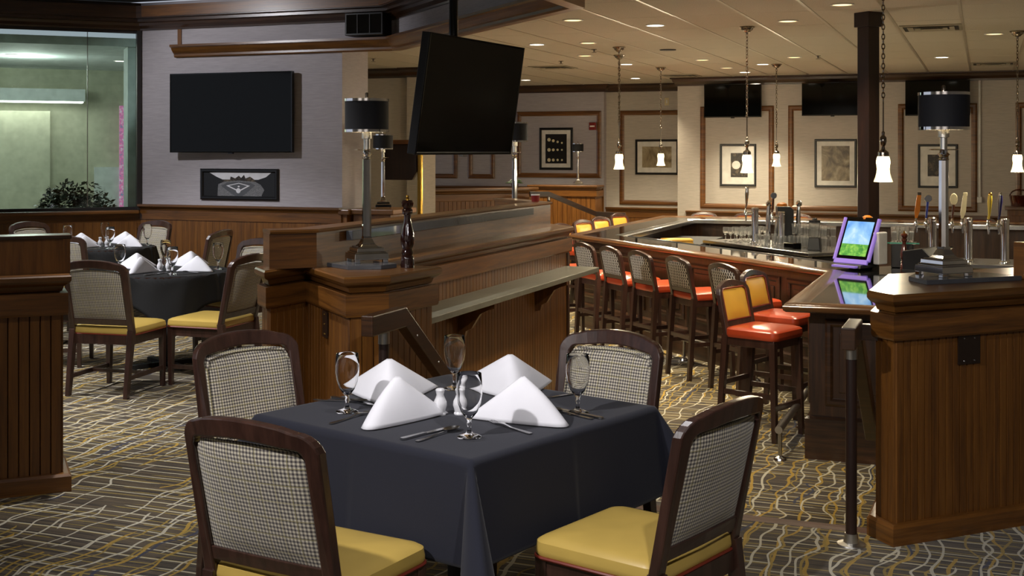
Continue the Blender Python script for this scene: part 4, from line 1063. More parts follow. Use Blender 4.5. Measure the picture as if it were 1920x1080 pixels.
lab_g = ['clear water goblet at the left of the navy table', 'clear water goblet in front of the grey chair at the right of the navy table', 'clear water goblet nearest us between the two front napkins', 'clear water goblet standing at the far corner of the navy table']
for (p, _), lab in zip(GPOS, lab_g): tag(inst('water_goblet', gme, None, (p[0], p[1], ZT)), lab, 'goblet', 'water goblets')
NPOS = [((-1.960, 3.705), 9, 12.5, 'front-left'), ((-1.335, 3.995), -74, 12.5, 'front-right'), ((-2.07, 4.10), -26, 27, 'back-left'), ((-1.66, 4.37), -30, 28, 'back-right')]
for B, hd, sp_, w in NPOS: napkin(B, hd, sp_, 'white napkin folded into a peak, %s of the four on the navy table' % w, 'folded napkins', 0.98 if 'front' in w else 0.92)
SPOS = [(-1.828, 4.030), (-1.765, 4.062)]
place(shaker, True, (SPOS[0][0], SPOS[0][1], ZT), 0, 'left white ceramic shaker at the centre of the navy table')
place(shaker, False, (SPOS[1][0], SPOS[1][1], ZT), 0, 'white ceramic shaker seen through the near goblet on the navy table')
cutlery('fork', (-1.40, 3.845), (-1.625, 3.985), 'fork lying right of the near goblet, tines towards the napkins')
cutlery('knife', (-1.78, 3.636), (-1.706, 3.848), 'knife lying left of the near goblet')
cutlery('spoon', (-1.728, 3.610), (-1.67, 3.845), 'spoon lying beside the knife left of the near goblet')
cutlery('fork', (-2.118, 3.735), (-2.075, 3.98), 'fork lying in front of the left goblet')
cutlery('spoon', (-2.37, 4.09), (-2.175, 4.105), 'spoon behind the stem of the left goblet')
cutlery('knife', (-2.335, 4.15), (-2.11, 4.075), 'knife behind the stem of the left goblet')
cutlery('knife', (-1.275, 4.170), (-1.465, 4.262), 'knife beside the foot of the right goblet')
cutlery('spoon', (-1.298, 4.150), (-1.485, 4.235), 'spoon beside the knife at the right goblet')
cutlery('fork', (-1.500, 4.545), (-1.60, 4.36), 'fork behind the back-right napkin of the navy table')
# rear tables: the same setting turned and set down
def setting(cx, cy, turn, k, where):
    c_, s_ = math.cos(R(turn)), math.sin(R(turn))
    def T(p): x, y = (p[0] - TCX) * k, (p[1] - TCY) * k; return (cx + x * c_ - y * s_, cy + x * s_ + y * c_)
    for (p, w) in GPOS:
        q = T(p); tag(inst('water_goblet', gme, None, (q[0], q[1], ZT)), 'clear goblet, the %s one on the %s black table' % ({'left': 'leftmost', 'right': 'rightmost', 'near': 'nearest', 'far': 'farthest'}[w], where), 'goblet', 'water goblets')
    for B, hd, sp_, w in NPOS:
        napkin(T(B), hd - turn, sp_, 'white peaked napkin, %s of the four on the %s black table' % (w, where), 'folded napkins', 0.86 * k)
    for p, w in zip(SPOS, ('left', 'right')):
        q = T(p); place(shaker, False, (q[0], q[1], ZT), 0, '%s white shaker on the %s black table' % (w, where))
    for kind, p, q, w in (('fork', (-1.405, 3.872), (-1.64, 4.03), 'near right'), ('knife', (-1.78, 3.636), (-1.706, 3.848), 'near left')):
        p, q = T(p), T(q); o = cutlery(kind, p, q, '%s at the %s of the %s black table' % (kind, w, where)); o['group'] = 'cutlery on the black tables'
setting(TA[0] - 0.03, TA[1] + 0.05, 13.5, 0.90, 'nearer')
setting(TB[0], TB[1] + 0.05, 16, 0.90, 'farther')
# ================================================================== LAMPS, SCREENS, PICTURES, LIGHTS
def make_lamp():
    t = thing('table_lamp', 'lamp', 'lamp', group='tall chrome lamps with black drum shades')
    b = MB()
    for z0, z1, h0, h1 in ((0.018, 0.050, 0.095, 0.092), (0.050, 0.058, 0.085, 0.082), (0.058, 0.078, 0.076, 0.074), (0.078, 0.084, 0.066, 0.064), (0.084, 0.098, 0.050, 0.036), (0.098, 0.125, 0.036, 0.024), (0.125, 0.140, 0.024, 0.021)):
        b.frustum((0, 0, z0), (h0, h0), (0, 0, z1), (h1, h1))
    b.build('base', 'chrome', t, bevel=0.0025)
    for sx in (-1, 1):
        for sy in (-1, 1): MB().box(sx * 0.078 - 0.014, sx * 0.078 + 0.014, sy * 0.078 - 0.014, sy * 0.078 + 0.014, 0, 0.018).build('foot', 'chrome', t, bevel=0.002)
    MB().lathe([(0, 0.138), (0.025, 0.138), (0.023, 0.55), (0, 0.551)], n=8, ang=0.5).build('stem', 'chrome', t)
    MB().lathe([(0.018, 0.551), (0.026, 0.556), (0.018, 0.565), (0.022, 0.572), (0.030, 0.580), (0.020, 0.588), (0.018, 0.60)], n=20).build('knop', 'chrome', t)
    MB().lathe([(0, 0.598), (0.066, 0.600), (0.068, 0.604), (0.045, 0.606), (0, 0.606)], n=32).build('drip_dish', 'chrome', t)
    MB().lathe([(0.017, 0.604), (0.017, 0.66), (0.026, 0.662), (0.026, 0.70), (0.012, 0.702), (0.012, 0.74), (0, 0.74)], n=20).build('candle_tube', 'brushed', t)
    sh = MB().lathe([(0.117, 0.700), (0.117, 0.872), (0.114, 0.872), (0.114, 0.700), (0.117, 0.700)], n=40).build('shade', 'shade_black', t)
    MB().lathe([(0.1135, 0.703), (0.1135, 0.869), (0.1132, 0.869), (0.1132, 0.703)], n=40).build('lining', 'shade_lining', sh)
    for z in (0.697, 0.862): MB().lathe([(0.1195, z), (0.1195, z + 0.014), (0.1125, z + 0.014), (0.1125, z), (0.1195, z)], n=40).build('shade_rim', 'chrome', sh)
    for k in range(3):
        a = k * 2.094; MB().tube([(0, 0, 0.862), (0.114 * math.cos(a), 0.114 * math.sin(a), 0.866)], 0.002, 6).build('spider', 'chrome', sh)
    MB().lathe([(0.004, 0.74), (0.004, 0.87), (0.009, 0.872), (0.009, 0.905), (0.006, 0.91), (0, 0.911)], n=12).build('finial', 'nickel', t)
    MB().lathe([(0, 0.742), (0.018, 0.75), (0.026, 0.78), (0.02, 0.805), (0, 0.815)], n=16).build('bulb', 'lamp_bulb', t)
    return t
lamp = make_lamp()
LG = 'tall chrome lamps with black drum shades'
lamps = [((-3.10, 5.88, CAPZ + 0.024), 45, 1.0, 'tall chrome lamp with black shade on the pedestal beside the pepper mill'),
    ((-0.18, 6.22, CAPZ + 0.024), 45, 1.0, 'tall chrome lamp with black shade on the right half wall'),
    ((-6.28, 12.30, 1.055), 30, 0.95, 'chrome lamp half hidden behind the pedestal lamp'),
    ((-3.93, 10.28, CAPZ + 0.003), 45, 1.0, 'chrome lamp half hidden by the edge of the hanging television'),
    ((-6.85, 21.12, CAPZ + 0.003), 30, 0.86, 'tiny distant chrome lamp beside the framed picture')]
for i, (loc, rz, k, lab) in enumerate(lamps):
    o = place(lamp, i == 0, loc, R(rz), lab, LG); o.scale = (k, k, k)
    l = bpy.data.lights.new('lamp_light', 'POINT'); l.energy = (2.0, 2.0, 1.5, 1.5, 1.0)[i]; l.color = WARM; l.shadow_soft_size = 0.025
    lo = bpy.data.objects.new('lamp_light', l); C.objects.link(lo); lo.location = (loc[0], loc[1], loc[2] + 0.80 * k)
# the ledge stub that carries the third lamp
stub = thing('wall_shelf', 'short oak shelf end below the half hidden chrome lamp', 'shelf', (-6.28, 12.30, 0))
MB().box(-0.27, 0.25, -0.25, 0.35, 1.0, 1.055).build('board', 'oak_gloss', stub, bevel=0.008)
MB().box(-0.27, 0.19, -0.19, 0.30, ZL, 1.0).build('body', 'oak_v', stub)
tag(MB().prism([(-0.17, -0.10), (0.06, -0.155), (0.17, -0.02), (0.16, 0.10), (-0.06, 0.14), (-0.17, 0.03)], 0, 0.022).build('slate_slab', 'slate', None, (-3.085, 5.80, CAPZ + 0.002), R(-20), 0.002), 'grey slate slab under the pedestal lamp', 'slab')
tag(MB().prism([(-0.16, -0.115), (0.40, -0.115), (0.36, 0.08), (0.05, 0.21), (-0.12, 0.06)], 0, 0.022).build('slate_slab', 'slate', None, (-0.205, 6.155, CAPZ + 0.002), R(42), 0.002), 'grey slate slab under the lamp on the right half wall', 'slab')

# --- televisions
def tv(name, lab, w, h, loc, yaw, tilt=0.0, depth=0.05, group=None):
    t = thing(name, lab, 'television', loc, yaw, group); t.rotation_euler = (0, 0, yaw)
    M = Matrix.Rotation(tilt, 4, 'X'); b = 0.012
    MB().box(-w / 2, w / 2, 0.0, depth, -h / 2, h / 2).xf(M).build('case', 'black_plastic', t, bevel=0.004)
    MB().box(-w / 2 + b, w / 2 - b, -0.003, 0.001, -h / 2 + b * 1.4, h / 2 - b).xf(M).build('screen', 'screen_off', t)
    q = MB().sweep([(0, 0), (0, 0.006), (-b, 0.004), (-b, 0)], [(-w / 2, -h / 2), (w / 2, -h / 2), (w / 2, h / 2), (-w / 2, h / 2)], True)
    q.v = [(p[0], -p[2], p[1]) for p in q.v]; q.xf(M).build('bezel', 'black_gloss', t)
    MB().box(-0.03, 0.03, 0.005, 0.03, -h / 2 - 0.016, -h / 2).xf(M).build('sensor', 'chrome' if tilt else 'black_plastic', t)
    return t, M
t, _ = tv('wall_television', 'big flat television on the grey wall above the stadium picture', 1.61, 0.915, (-8.045, 11.93, 2.14), R(1.5), 0, 0.05, 'televisions')
MB().box(-0.3, 0.3, 0.05, 0.125, -0.2, 0.2).build('wall_mount', 'black_matte', t)
t, M = tv('hanging_television', 'tilted television hanging from a ceiling pole over the half wall', 1.24, 0.72, (-2.989, 7.09, 2.034), 1.474, 0.1453, 0.055, 'televisions')
MB().box(-0.12, 0.12, 0.055, 0.10, -0.15, 0.2).xf(M).build('mount_plate', 'black_matte', t)
MB().tube([(-0.02, 0.13, 0.05), (-0.02, 0.13, 1.44)], 0.028, 14).build('pole', 'black_gloss', t)
MB().lathe([(0.028, 1.40), (0.08, 1.43), (0.08, 1.446), (0, 1.446)], -0.02, 0.13, 18).build('ceiling_flange', 'black_matte', t)
for x0, x1, z0, z1, lab in ((-4.33, -3.39, 2.252, 2.80, 'left small television above the ball picture behind the bar'), (-2.74, -1.78, 2.265, 2.80, 'middle small television left of the dark column'), (-1.15, -0.20, 2.25, 2.80, 'small television behind the right lamp shade')):
    t, _ = tv('wall_television', lab, x1 - x0, z1 - z0, ((x0 + x1) / 2, 20.13, (z0 + z1) / 2), 0, 0.0, 0.05, 'televisions')
    MB().box(-0.12, 0.12, 0.05, 0.165, -0.1, 0.1).build('wall_mount', 'black_matte', t)

# --- framed pictures
def picture(lab, x0, x1, z0, z1, y, fw, m, mat_w, pm='paper_white', group='framed pictures behind the bar'):
    t = thing('framed_picture', lab, 'picture', ((x0 + x1) / 2, y, (z0 + z1) / 2), 0, group)
    w, h = (x1 - x0) / 2, (z1 - z0) / 2
    wframe('frame', -w, w, -h, h, 0, fw, 0.028, 'black_plastic', t)
    MB().box(-w + fw * 0.8, w - fw * 0.8, -0.010, -0.002, -h + fw * 0.8, h - fw * 0.8).build('mount', pm, t)
    if m: MB().box(-w + fw + mat_w, w - fw - mat_w, -0.0125, -0.0095, -h + fw + mat_w, h - fw - mat_w).build('print', m, t)
    return t, w, h
picture('wide black-framed sepia picture behind the second pendant', -5.99, -5.18, 1.265, 1.91, 21.9, 0.04, 'art_light', 0.09)
t, w, h = picture('upright black-framed picture with a pale ball behind the large pendant', -4.10, -3.50, 1.115, 1.815, 20.3, 0.035, None, 0.1)
MB().box(-0.12, 0.16, -0.0125, -0.0095, -0.20, 0.20).build('print', 'art_dark', t)
MB().lathe([(0, 0), (0.07, 0), (0.065, 0.004), (0, 0.006)], n=20).xf(Matrix.Translation((-0.03, -0.0125, 0.0)) @ Matrix.Rotation(PI / 2, 4, 'X')).build('print_ball', 'paper_white', t)
t, w, h = picture('tall black-framed sepia picture left of the dark column', -2.56, -1.90, 1.11, 1.89, 20.3, 0.035, 'art_sepia', 0.075)
t, w, h = picture('upright black-framed dark print behind the right lamp stem', -0.97, -0.38, 1.12, 1.805, 20.3, 0.035, None, 0.1)
MB().box(-0.15, 0.16, -0.0125, -0.0095, -0.16, 0.18).build('print', 'art_dark', t)
t, w, h = picture('black-framed dark picture with rows of round lights on the far wall', -7.81, -7.15, 1.345, 2.135, 21.75, 0.045, 'print_black', 0.075)
for r_ in range(3):
    for k in range(4):
        rr = (0.034, 0.028, 0.023, 0.019)[k]
        MB().lathe([(0, 0), (rr, 0), (rr * 0.7, 0.006), (0, 0.008)], n=14).xf(Matrix.Translation((-0.14 + k * 0.085, -0.0125, 0.17 - r_ * 0.19 - k * (0.02 if r_ == 0 else 0.0)))@ Matrix.Rotation(PI / 2, 4, 'X')).build('print_light', 'tap_cream', t)
# stadium panorama
t, w, h = picture('wide black-framed black and white stadium panorama under the big television', -8.52, -7.47, 1.135, 1.495, 12.045, 0.045, None, 0.0, 'print_black', 'pictures on the television wall')
def flat(pts, m, lay, nm='print'):
    b = MB().prism(pts, 0, 0.0006); b.v = [(p[0], -0.0102 - lay * 0.0007 - p[2], p[1]) for p in b.v]; return b.build(nm, m, t)
flat([(-0.40, 0.135), (0.43, 0.135), (0.36, 0.085), (0.26, 0.055), (-0.22, 0.055), (-0.30, 0.085)], 'field_white', 0, 'print_sky')
flat([(-0.25, 0.03), (-0.2, 0.05), (-0.12, 0.055), (-0.11, 0.09), (-0.05, 0.07), (0.0, 0.10), (0.03, 0.075), (0.07, 0.11), (0.09, 0.07), (0.15, 0.09), (0.2, 0.06), (0.26, 0.03)], 'art_dark', 1, 'print_skyline')
flat([(-0.29, -0.135), (-0.28, 0.0), (-0.20, 0.03), (0.0, 0.045), (0.22, 0.03), (0.29, 0.0), (0.34, -0.06), (0.30, -0.135)], 'crowd', 2, 'print_stands')
flat([(-0.24, -0.02), (-0.16, 0.02), (0.0, 0.03), (0.16, 0.02), (0.22, -0.01), (0.05, -0.135), (-0.05, -0.135)], 'field_grey', 3, 'print_field')
flat([(-0.17, -0.015), (0.0, 0.018), (0.15, -0.015), (0.0, -0.085)], 'field_white', 4, 'print_diamond')
flat([(-0.13, -0.017), (0.0, 0.010), (0.115, -0.017), (0.0, -0.070)], 'field_grey', 5, 'print_infield')
b = MB().lathe([(0, 0), (0.03, 0), (0.03, 0.0006), (0, 0.0006)], n=16).xf(Matrix.Translation((-0.005, -0.0102 - 6 * 0.0007, -0.072)) @ Matrix.Rotation(PI / 2, 4, 'X') ); b.build('print_plate', 'field_white', t)
b = MB().lathe([(0, 0), (0.014, 0), (0.014, 0.0006), (0, 0.0006)], n=16).xf(Matrix.Translation((0.0, -0.0102 - 6 * 0.0007, -0.024)) @ Matrix.Scale(0.6, 4, (0, 0, 1)) @ Matrix.Rotation(PI / 2, 4, 'X')); b.build('print_mound', 'field_white', t)

# --- pendants
def make_pendant(hang):
    t = thing('pendant_lamp', 'pendant', 'lamp', group='glass pendant lamps over the bar')
    MB().lathe([(0, 0), (0.075, 0), (0.078, -0.008), (0.062, -0.016), (0.055, -0.034), (0.040, -0.042), (0.030, -0.055), (0.012, -0.060), (0.010, -0.075), (0, -0.076)], n=24).build('canopy', 'nickel', t)
    top = -0.07; rod0 = -(hang - 0.56); n = max(2, int((top - rod0) / 0.034)); b = MB()
    for k in range(n):
        zc = top - (k + 0.5) * (top - rod0) / n; pts = []
        for j in range(8):
            a = 2 * PI * j / 8; u = 0.010 * math.cos(a); w = 0.022 * math.sin(a); pts.append((u, 0, zc + w) if k % 2 else (0, u, zc + w))
        b.tube(pts, 0.0038, 4, True)
    c_ = b.build('chain', 'nickel', t)
    MB().tube([(0.013 * math.cos(a / 8 * 2 * PI), 0, rod0 + 0.013 * math.sin(a / 8 * 2 * PI)) for a in range(8)], 0.003, 5, True).build('ring', 'nickel', t)
    MB().tube([(0, 0, rod0), (0, 0, -(hang - 0.36))], 0.005, 8).build('rod', 'nickel', t)
    z = -(hang - 0.36)
    MB().lathe([(0.005, z), (0.012, z - 0.01), (0.010, z - 0.03), (0.022, z - 0.045), (0.024, z - 0.075), (0.018, z - 0.095), (0.010, z - 0.108), (0.014, z - 0.13), (0.030, z - 0.142), (0.038, z - 0.150), (0.040, z - 0.178), (0.036, z - 0.180), (0, z - 0.180)], n=20).build('socket', 'nickel', t)
    zz = z - 0.178
    prof = [(0.040, zz), (0.046, zz - 0.02), (0.048, zz - 0.045), (0.044, zz - 0.07), (0.043, zz - 0.09), (0.047, zz - 0.12), (0.055, zz - 0.150), (0.066, zz - 0.178), (0.064, zz - 0.179), (0.053, zz - 0.150), (0.045, zz - 0.12), (0.041, zz - 0.09), (0.042, zz - 0.07), (0.046, zz - 0.045), (0.044, zz - 0.02), (0.038, zz)]
    sh = MB().lathe(prof, n=32).build('shade', 'pendant_shade', t)
    MB().lathe([(0, zz - 0.005), (0.014, zz - 0.015), (0.024, zz - 0.05), (0.024, zz - 0.075), (0.016, zz - 0.095), (0, zz - 0.1)], n=16).build('bulb', 'lamp_bulb', t)
    return t
pend = make_pendant(ZC - 1.48)
PG = 'glass pendant lamps over the bar'
pends = [((-4.03, 14.0), 'frosted pendant left of the wide picture, nearer of two in line'), ((-4.36, 15.16), 'pendant hidden in line behind the leftmost frosted pendant'), ((-4.43, 17.6), 'frosted pendant hanging in front of the wide framed picture'), ((-2.19, 12.17), 'large frosted pendant in front of the ball picture'), ((-2.74, 17.54), 'small frosted pendant between two wall pictures'), ((-0.66, 8.97), 'largest frosted pendant just right of the dark column'), ((0.32, 13.6), 'frosted pendant at the right edge of the picture')]
for i, (p, lab) in enumerate(pends):
    place(pend, i == 0, (p[0], p[1], ZC), R(20 * i), lab, PG)
    l = bpy.data.lights.new('pendant_light', 'POINT'); l.energy = 18; l.color = WARM; l.shadow_soft_size = 0.05
    lo = bpy.data.objects.new('pendant_light', l); C.objects.link(lo); lo.location = (p[0], p[1], 1.44)

# --- downlights, vents, sprinklers in the bar ceiling
dl_me = MB().lathe([(0.098, 0), (0.098, -0.006), (0.085, -0.008), (0.078, 0.0)], n=28).mesh('ceiling_trim_ring', 'white_paint')
dl_on = MB().lathe([(0, -0.003), (0.079, -0.003)], n=28).mesh('lens', 'downlight_on'); dl_dim = MB().lathe([(0, -0.003), (0.079, -0.003)], n=28).mesh('lens', 'downlight_dim')
DL = [((-2.996, 11.69), 1, 'bright downlight above the hanging television side of the bar'), ((-4.81, 13.3), 1, 'bright downlight right beside the hanging television'), ((-3.475, 19.14), 1, 'bright downlight crossed by the large pendant chain'), ((-2.92, 17.47), 1, 'bright downlight beside the small pendant canopy'), ((-0.515, 17.02), 1, 'bright downlight above the right lamp shade'), ((-4.72, 16.78), 1, 'lit downlight behind the double pendant chain'),
    ((-5.5, 20.1), 1, 'small lit downlight above the recessed wall panel'), ((-7.4, 19.9), 1, 'small downlight added to brighten the far framed panel'),  # second one is added to lift the dark far wall
    ((-4.2, 13.32), 0, 'dim downlight left of the double pendant canopy'), ((-4.80, 15.09), 0, 'dim downlight lower left of the double canopy'), ((-1.73, 11.76), 0, 'dim downlight right of the large pendant canopy'), ((0.10, 13.82), 0, 'dim downlight left of the right edge pendant canopy'), ((-1.11, 10.6), 0, 'dim downlight left of the column capital'), ((-3.545, 16.36), 0, 'dim downlight between the two middle pendants'), ((-3.55, 18.06), 0, 'unlit-looking small downlight near the crown moulding'), ((-2.32, 16.33), 0, 'dim downlight right of the small pendant canopy'), ((-3.6, 10.95), 0, 'wide dim downlight touching the dining ceiling moulding')]
for (x, y), on, lab in DL:
    t = thing('downlight', lab, 'downlight', (x, y, ZC - 0.001), 0, 'recessed downlights in the bar ceiling')
    inst('trim_ring', dl_me, t); inst('lens', dl_on if on else dl_dim, t)
    spot('downlight_beam', (x, y, ZC - 0.02), (x, y, 0), 280 if on else 110, WARM, 105, 0.8, 0.06)
def vent(x, y, lab, w=0.58, l=0.58):
    t = thing('ceiling_vent', lab, 'vent', (x, y, ZC - 0.002), 0, 'air vents in the bar ceiling')
    MB().sweep([(0, 0), (0, -0.006), (-0.03, -0.012), (-0.03, 0)], [(-w / 2, -l / 2), (w / 2, -l / 2), (w / 2, l / 2), (-w / 2, l / 2)], True).build('frame', 'vent_metal', t)
    MB().box(-w / 2 + 0.03, w / 2 - 0.03, -l / 2 + 0.03, l / 2 - 0.03, -0.002, 0).build('backing', 'black_matte', t)
    for k in range(3):
        s = 0.22 - k * 0.065
        MB().sweep([(0, -0.014 - k * 0.004), (-0.05, -0.004), (-0.05, -0.007), (0, -0.017 - k * 0.004)], [(-s, -s), (s, -s), (s, s), (-s, s)], True).build('louvre', 'vent_metal', t)
vent(-0.49, 12.9, 'square air vent right of the column capital'); vent(0.12, 18.5, 'square air vent close to the crown at the right'); vent(-5.9, 17.0, 'dark square air vent left of the leftmost pendants'); vent(-4.6, 19.6, 'flat square air vent above the recessed wall')
tag(MB().lathe([(0, 0), (0.10, 0), (0.098, -0.008), (0, -0.01)], n=24).build('ceiling_speaker', 'black_matte', None, (-3.58, 14.57, ZC - 0.001)), 'dark round ceiling speaker between the pendants', 'speaker')
for x, y, lab in ((-4.4, 14.2, 'small dark sprinkler head near the double canopy'), (-5.4, 15.9, 'small dark sprinkler head left of the double canopy'), (-2.0, 16.2, 'small dark sprinkler head left of the column'), (-7.6, 14.6, 'small dark sprinkler head above the passage')):
    t = thing('sprinkler', lab, 'sprinkler', (x, y, ZC)); MB().lathe([(0.035, 0), (0.035, -0.004), (0.012, -0.006), (0.010, -0.03), (0, -0.03)], n=12).build('body', 'nickel', t); MB().lathe([(0, -0.038), (0.03, -0.038), (0.03, -0.041), (0, -0.041)], n=12).tube([(0, 0, -0.03), (0, 0, -0.04)], 0.004, 6).build('deflector', 'nickel', t)

# --- handrails by the steps
def handrail(name, lab, base, pts, posts, w=0.045, h=0.085, mat_='mahogany_h'):
    t = thing(name, lab, 'handrail', base)
    b = MB(); n = len(pts); P_ = []
    for i, q in enumerate(pts):
        q = Vector(q); d = (Vector(pts[min(i + 1, n - 1)]) - Vector(pts[max(i - 1, 0)])); hd = Vector((d.x, d.y, 0)).normalized(); sd_ = Vector((hd.y, -hd.x, 0)) * w / 2
        P_ += [q - sd_ + Vector((0, 0, -h / 2)), q + sd_ + Vector((0, 0, -h / 2)), q + sd_ + Vector((0, 0, h / 2)), q - sd_ + Vector((0, 0, h / 2))]
    F_ = [(3, 2, 1, 0), tuple(4 * (n - 1) + k for k in range(4))]
    for i in range(n - 1):
        for k in range(4): F_.append((4 * i + k, 4 * i + (k + 1) % 4, 4 * i + 4 + (k + 1) % 4, 4 * i + 4 + k))
    r_ = b.add(P_, F_).build('rail', mat_, t, bevel=0.005)
    for (x, y, zb_, zt_) in posts:
        MB().lathe([(0.024, zb_ + 0.03), (0.024, zt_ - 0.05)], x, y, 16).build('post', 'dark_column', t)
        MB().lathe([(0.027, zt_ - 0.06), (0.027, zt_), (0, zt_)], x, y, 18).build('collar', 'brushed', t)
        MB().lathe([(0, zb_), (0.062, zb_), (0.060, zb_ + 0.006), (0.032, zb_ + 0.012), (0.028, zb_ + 0.05), (0.024, zb_ + 0.05)], x, y, 24).build('flange', 'brushed', t)
    return t
hr = handrail('handrail', 'dark wooden stair rail sloping down beside the left pedestal', (-2.61, 5.12, 0), [(0.0, -0.17, 0.905), (0.0, 0.18, 0.905), (0.0, 0.98, 0.30), (0.0, 1.02, 0.27)], [(0.0, 0.0, 0.0, 0.862)], 0.06, 0.095)
for y, z in ((0.30, 0.80), (0.55, 0.63), (0.70, 0.52)): MB().lathe([(0, 0), (0.006, 0), (0.004, 0.003), (0, 0.003)], n=8).xf(Matrix.Translation((0.0302, y, z)) @ Matrix.Rotation(PI / 2, 4, 'Y')).build('screw', 'brushed', hr)
hr = handrail('handrail', 'dark wooden stair rail and post in front of the right half wall', (-0.535, 5.47, 0), [(0.0, -0.13, 0.905), (0.0, 0.18, 0.905), (0.0, 0.98, 0.30), (0.0, 1.02, 0.27)], [(0.0, 0.0, 0.0, 0.862)], 0.06, 0.095)
MB().box(0.02, 0.12, 0.17, 0.21, 0.86, 0.93).build('wall_bracket', 'mahogany_h', hr)
hr = handrail('handrail', 'dark distant stair rail sloping down behind the gold stools', (-6.6, 19.3, 0), [(-0.25, -0.7, 1.00), (0.0, -0.5, 1.0), (0.62, 0.1, 0.66), (1.1, 0.2, 0.64)], [(0.0, -0.48, ZL, 0.96), (0.95, 0.17, ZL, 0.60)])
hr = thing('handrail', 'dark rail end on a brass post behind the pedestal lamp', 'handrail', (-6.22, 12.95, 0))
MB().prism([(-0.36, 1.36), (0.0, 1.36), (0.06, 1.46), (0.05, 1.78), (-0.36, 1.78)], -0.03, 0.03).xf(Matrix.Rotation(PI / 2, 4, 'X')).build('bracket', 'dark_column', hr, bevel=0.01)
MB().box(-0.4, 0.22, -0.05, 0.05, 1.78, 1.83).build('rail', 'oak_h', hr, bevel=0.008)
MB().lathe([(0, ZL), (0.05, ZL), (0.035, ZL + 0.03), (0.032, 1.78), (0, 1.78)], 0.09, 0.0, 18).build('post', 'brass', hr)

# --- small wall and ceiling things
t = thing('speaker_box', 'black loudspeaker box under the wood crown above the television wall', 'speaker', (-6.27, 11.90, 2.955))
MB().box(-0.23, 0.23, -0.08, 0.14, 0, 0.245).build('case', 'black_plastic', t, bevel=0.006)
for x in (-0.075, 0.075): MB().box(x - 0.004, x + 0.004, -0.088, -0.08, 0.02, 0.225).build('grille_bar', 'gasket', t)
MB().box(-0.21, 0.21, -0.083, -0.079, 0.02, 0.225).build('front', 'black_gloss', t)
t = thing('alarm', 'small red wall alarm in the corner of the far panel', 'alarm', (-6.76, 21.75, 2.157))
MB().box(-0.065, 0.065, -0.05, 0, -0.07, 0.07).build('housing', 'red_plastic', t, bevel=0.008); MB().box(-0.045, 0.045, -0.053, -0.049, -0.012, 0.012).build('lettering_strip', 'paper_white', t)
t = thing('wall_plate', 'cream wall plate high on the recessed wall', 'wall plate', (-5.40, 21.9, 2.60))
MB().box(-0.04, 0.04, -0.008, 0, -0.07, 0.07).build('plate', 'cream_plastic', t, bevel=0.003); MB().box(-0.012, 0.012, -0.012, -0.007, -0.03, 0.03).build('insert', 'white_paint', t)
t = thing('wire_conduit', 'white conduit running down the wall beside the right panel', 'conduit', (-0.065, 20.29, 0))
MB().box(-0.015, 0.015, -0.02, 0.01, 0.98, 2.79).build('channel', 'white_paint', t); MB().box(-0.035, 0.035, -0.04, 0.01, 0.90, 0.99).build('box', 'white_paint', t, bevel=0.004)
t = thing('host_cabinet', 'oak cabinet against the back wall at the right edge', 'cabinet', (0.33, 19.72, ZL))
MB().box(0, 1.4, 0, 0.40, 0, 1.18).build('body', 'oak_v', t); MB().box(-0.04, 1.44, -0.04, 0.42, 1.18, 1.23).build('top', 'oak_gloss', t, bevel=0.008)
for k in range(3): MB().box(0.05 + 0.45 * k, 0.45 + 0.45 * k, -0.02, 0.0, 0.1, 1.1).build('door', 'oak_v', t, bevel=0.006)
t = thing('basket', 'brown woven basket on the oak cabinet at the right edge', 'basket', (0.50, 19.92, ZL + 1.231))
MB().lathe([(0, 0), (0.12, 0), (0.14, 0.10), (0.15, 0.16), (0.135, 0.16), (0.11, 0.01), (0, 0.01)], n=20).build('bowl', 'mill_brown', t); MB().tube([(0.14 * math.cos(a * PI / 8), 0, 0.15 + 0.1 * math.sin(a * PI / 8)) for a in range(9)], 0.012, 6).build('handle', 'mill_brown', t)
t = thing('candle_holder', 'small red glass candle holder on the half wall end', 'candle', (-3.42, 9.42, CAPZ + 0.206))
MB().lathe([(0, 0), (0.03, 0), (0.036, 0.05), (0.032, 0.055), (0.026, 0.006), (0, 0.006)], n=16).build('cup', 'red_plastic', t); MB().lathe([(0.033, 0.052), (0.036, 0.052), (0.036, 0.06), (0.033, 0.06), (0.033, 0.052)], n=16).build('rim', 'paper_white', t)

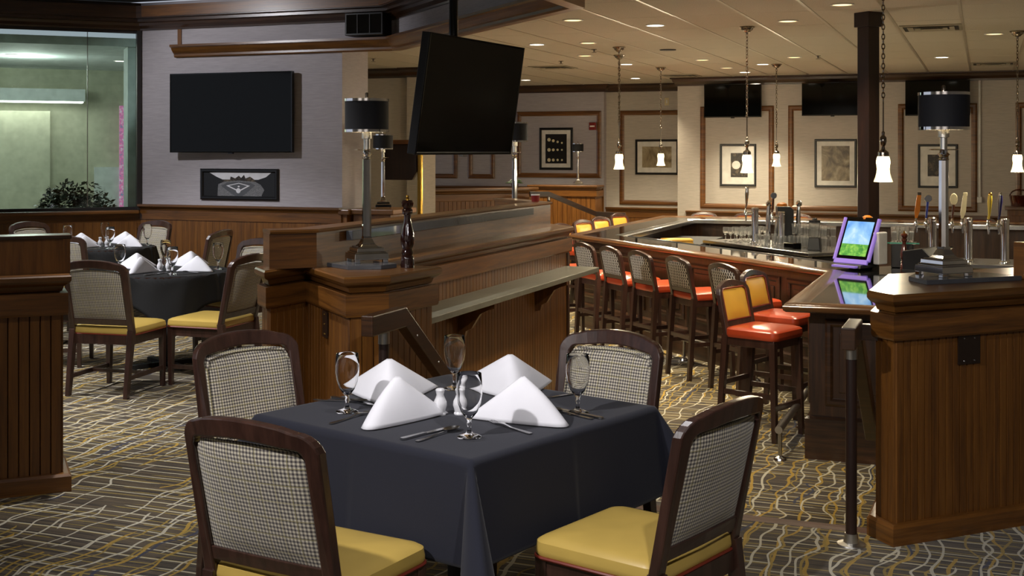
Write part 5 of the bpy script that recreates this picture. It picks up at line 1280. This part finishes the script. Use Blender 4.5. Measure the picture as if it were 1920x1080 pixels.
t = thing('potted_plant', 'tiny green potted plant on the distant half wall', 'plant', (-7.30, 19.10, CAPZ + 0.003))
MB().lathe([(0, 0), (0.05, 0), (0.065, 0.07), (0.058, 0.07), (0.045, 0.01), (0, 0.01)], n=14).build('pot', 'soil_pot', t)
for k in range(14):
    a = k * 2.4; r_ = 0.05 + 0.012 * (k % 5); c_ = (r_ * math.cos(a), r_ * math.sin(a), 0.09 + 0.012 * (k % 4))
    MB().tube([(0, 0, 0.05), (c_[0] * 0.6, c_[1] * 0.6, c_[2]), c_, (c_[0] * 1.7, c_[1] * 1.7, c_[2] - 0.01)], [0.003, 0.008, 0.016, 0.002], 5).build('leaf', 'leaf_light', t)
# --- leafy plant in the lobby
px, py = wl(0.70, -1.05)
t = thing('potted_plant', 'dark leafy bush behind the window glass', 'plant', (px, py, -0.3))
MB().lathe([(0, 0), (0.22, 0), (0.30, 0.5), (0.27, 0.5), (0.20, 0.04), (0, 0.04)], n=20).build('pot', 'soil_pot', t)
MB().tube([(0, 0, 0.05), (0.02, 0, 0.7), (0, 0.03, 1.2)], [0.03, 0.025, 0.015], 8).build('stem', 'soil_pot', t)
rn = random.Random(11); lb = MB()
for k in range(2800):
    th = rn.uniform(0, 2 * PI); u = rn.uniform(-0.7, 1); rr = (0.55 + 0.45 * rn.random()) * (0.48 + 0.08 * math.sin(3 * th))
    c_ = Vector((rr * math.sqrt(1 - u * u) * math.cos(th), rr * math.sqrt(1 - u * u) * math.sin(th), 1.18 + 0.42 * u * rr / 0.48))
    d = Vector((rn.uniform(-1, 1), rn.uniform(-1, 1), rn.uniform(-0.5, 0.8))).normalized(); s_ = d.cross(Vector((rn.random(), rn.random(), 1))).normalized(); L = rn.uniform(0.05, 0.09)
    lb.add([c_ - d * L * 0.5, c_ + s_ * L * 0.28, c_ + d * L * 0.5, c_ - s_ * L * 0.28], [(0, 1, 2, 3)])
o = lb.build('foliage', 'leaf', t); o['kind'] = 'stuff'
for k, (x, y) in enumerate(((-0.05, -2.6), (1.35, -2.0))):
    q = wl(x, y); t = thing('downlight', 'lobby downlight seen through the %s' % ('right window pane' if k == 0 else 'window near the pane seam'), 'downlight', (q[0], q[1], 2.949), 0, 'downlights in the lobby')
    inst('trim_ring', dl_me, t); inst('lens', dl_on, t)
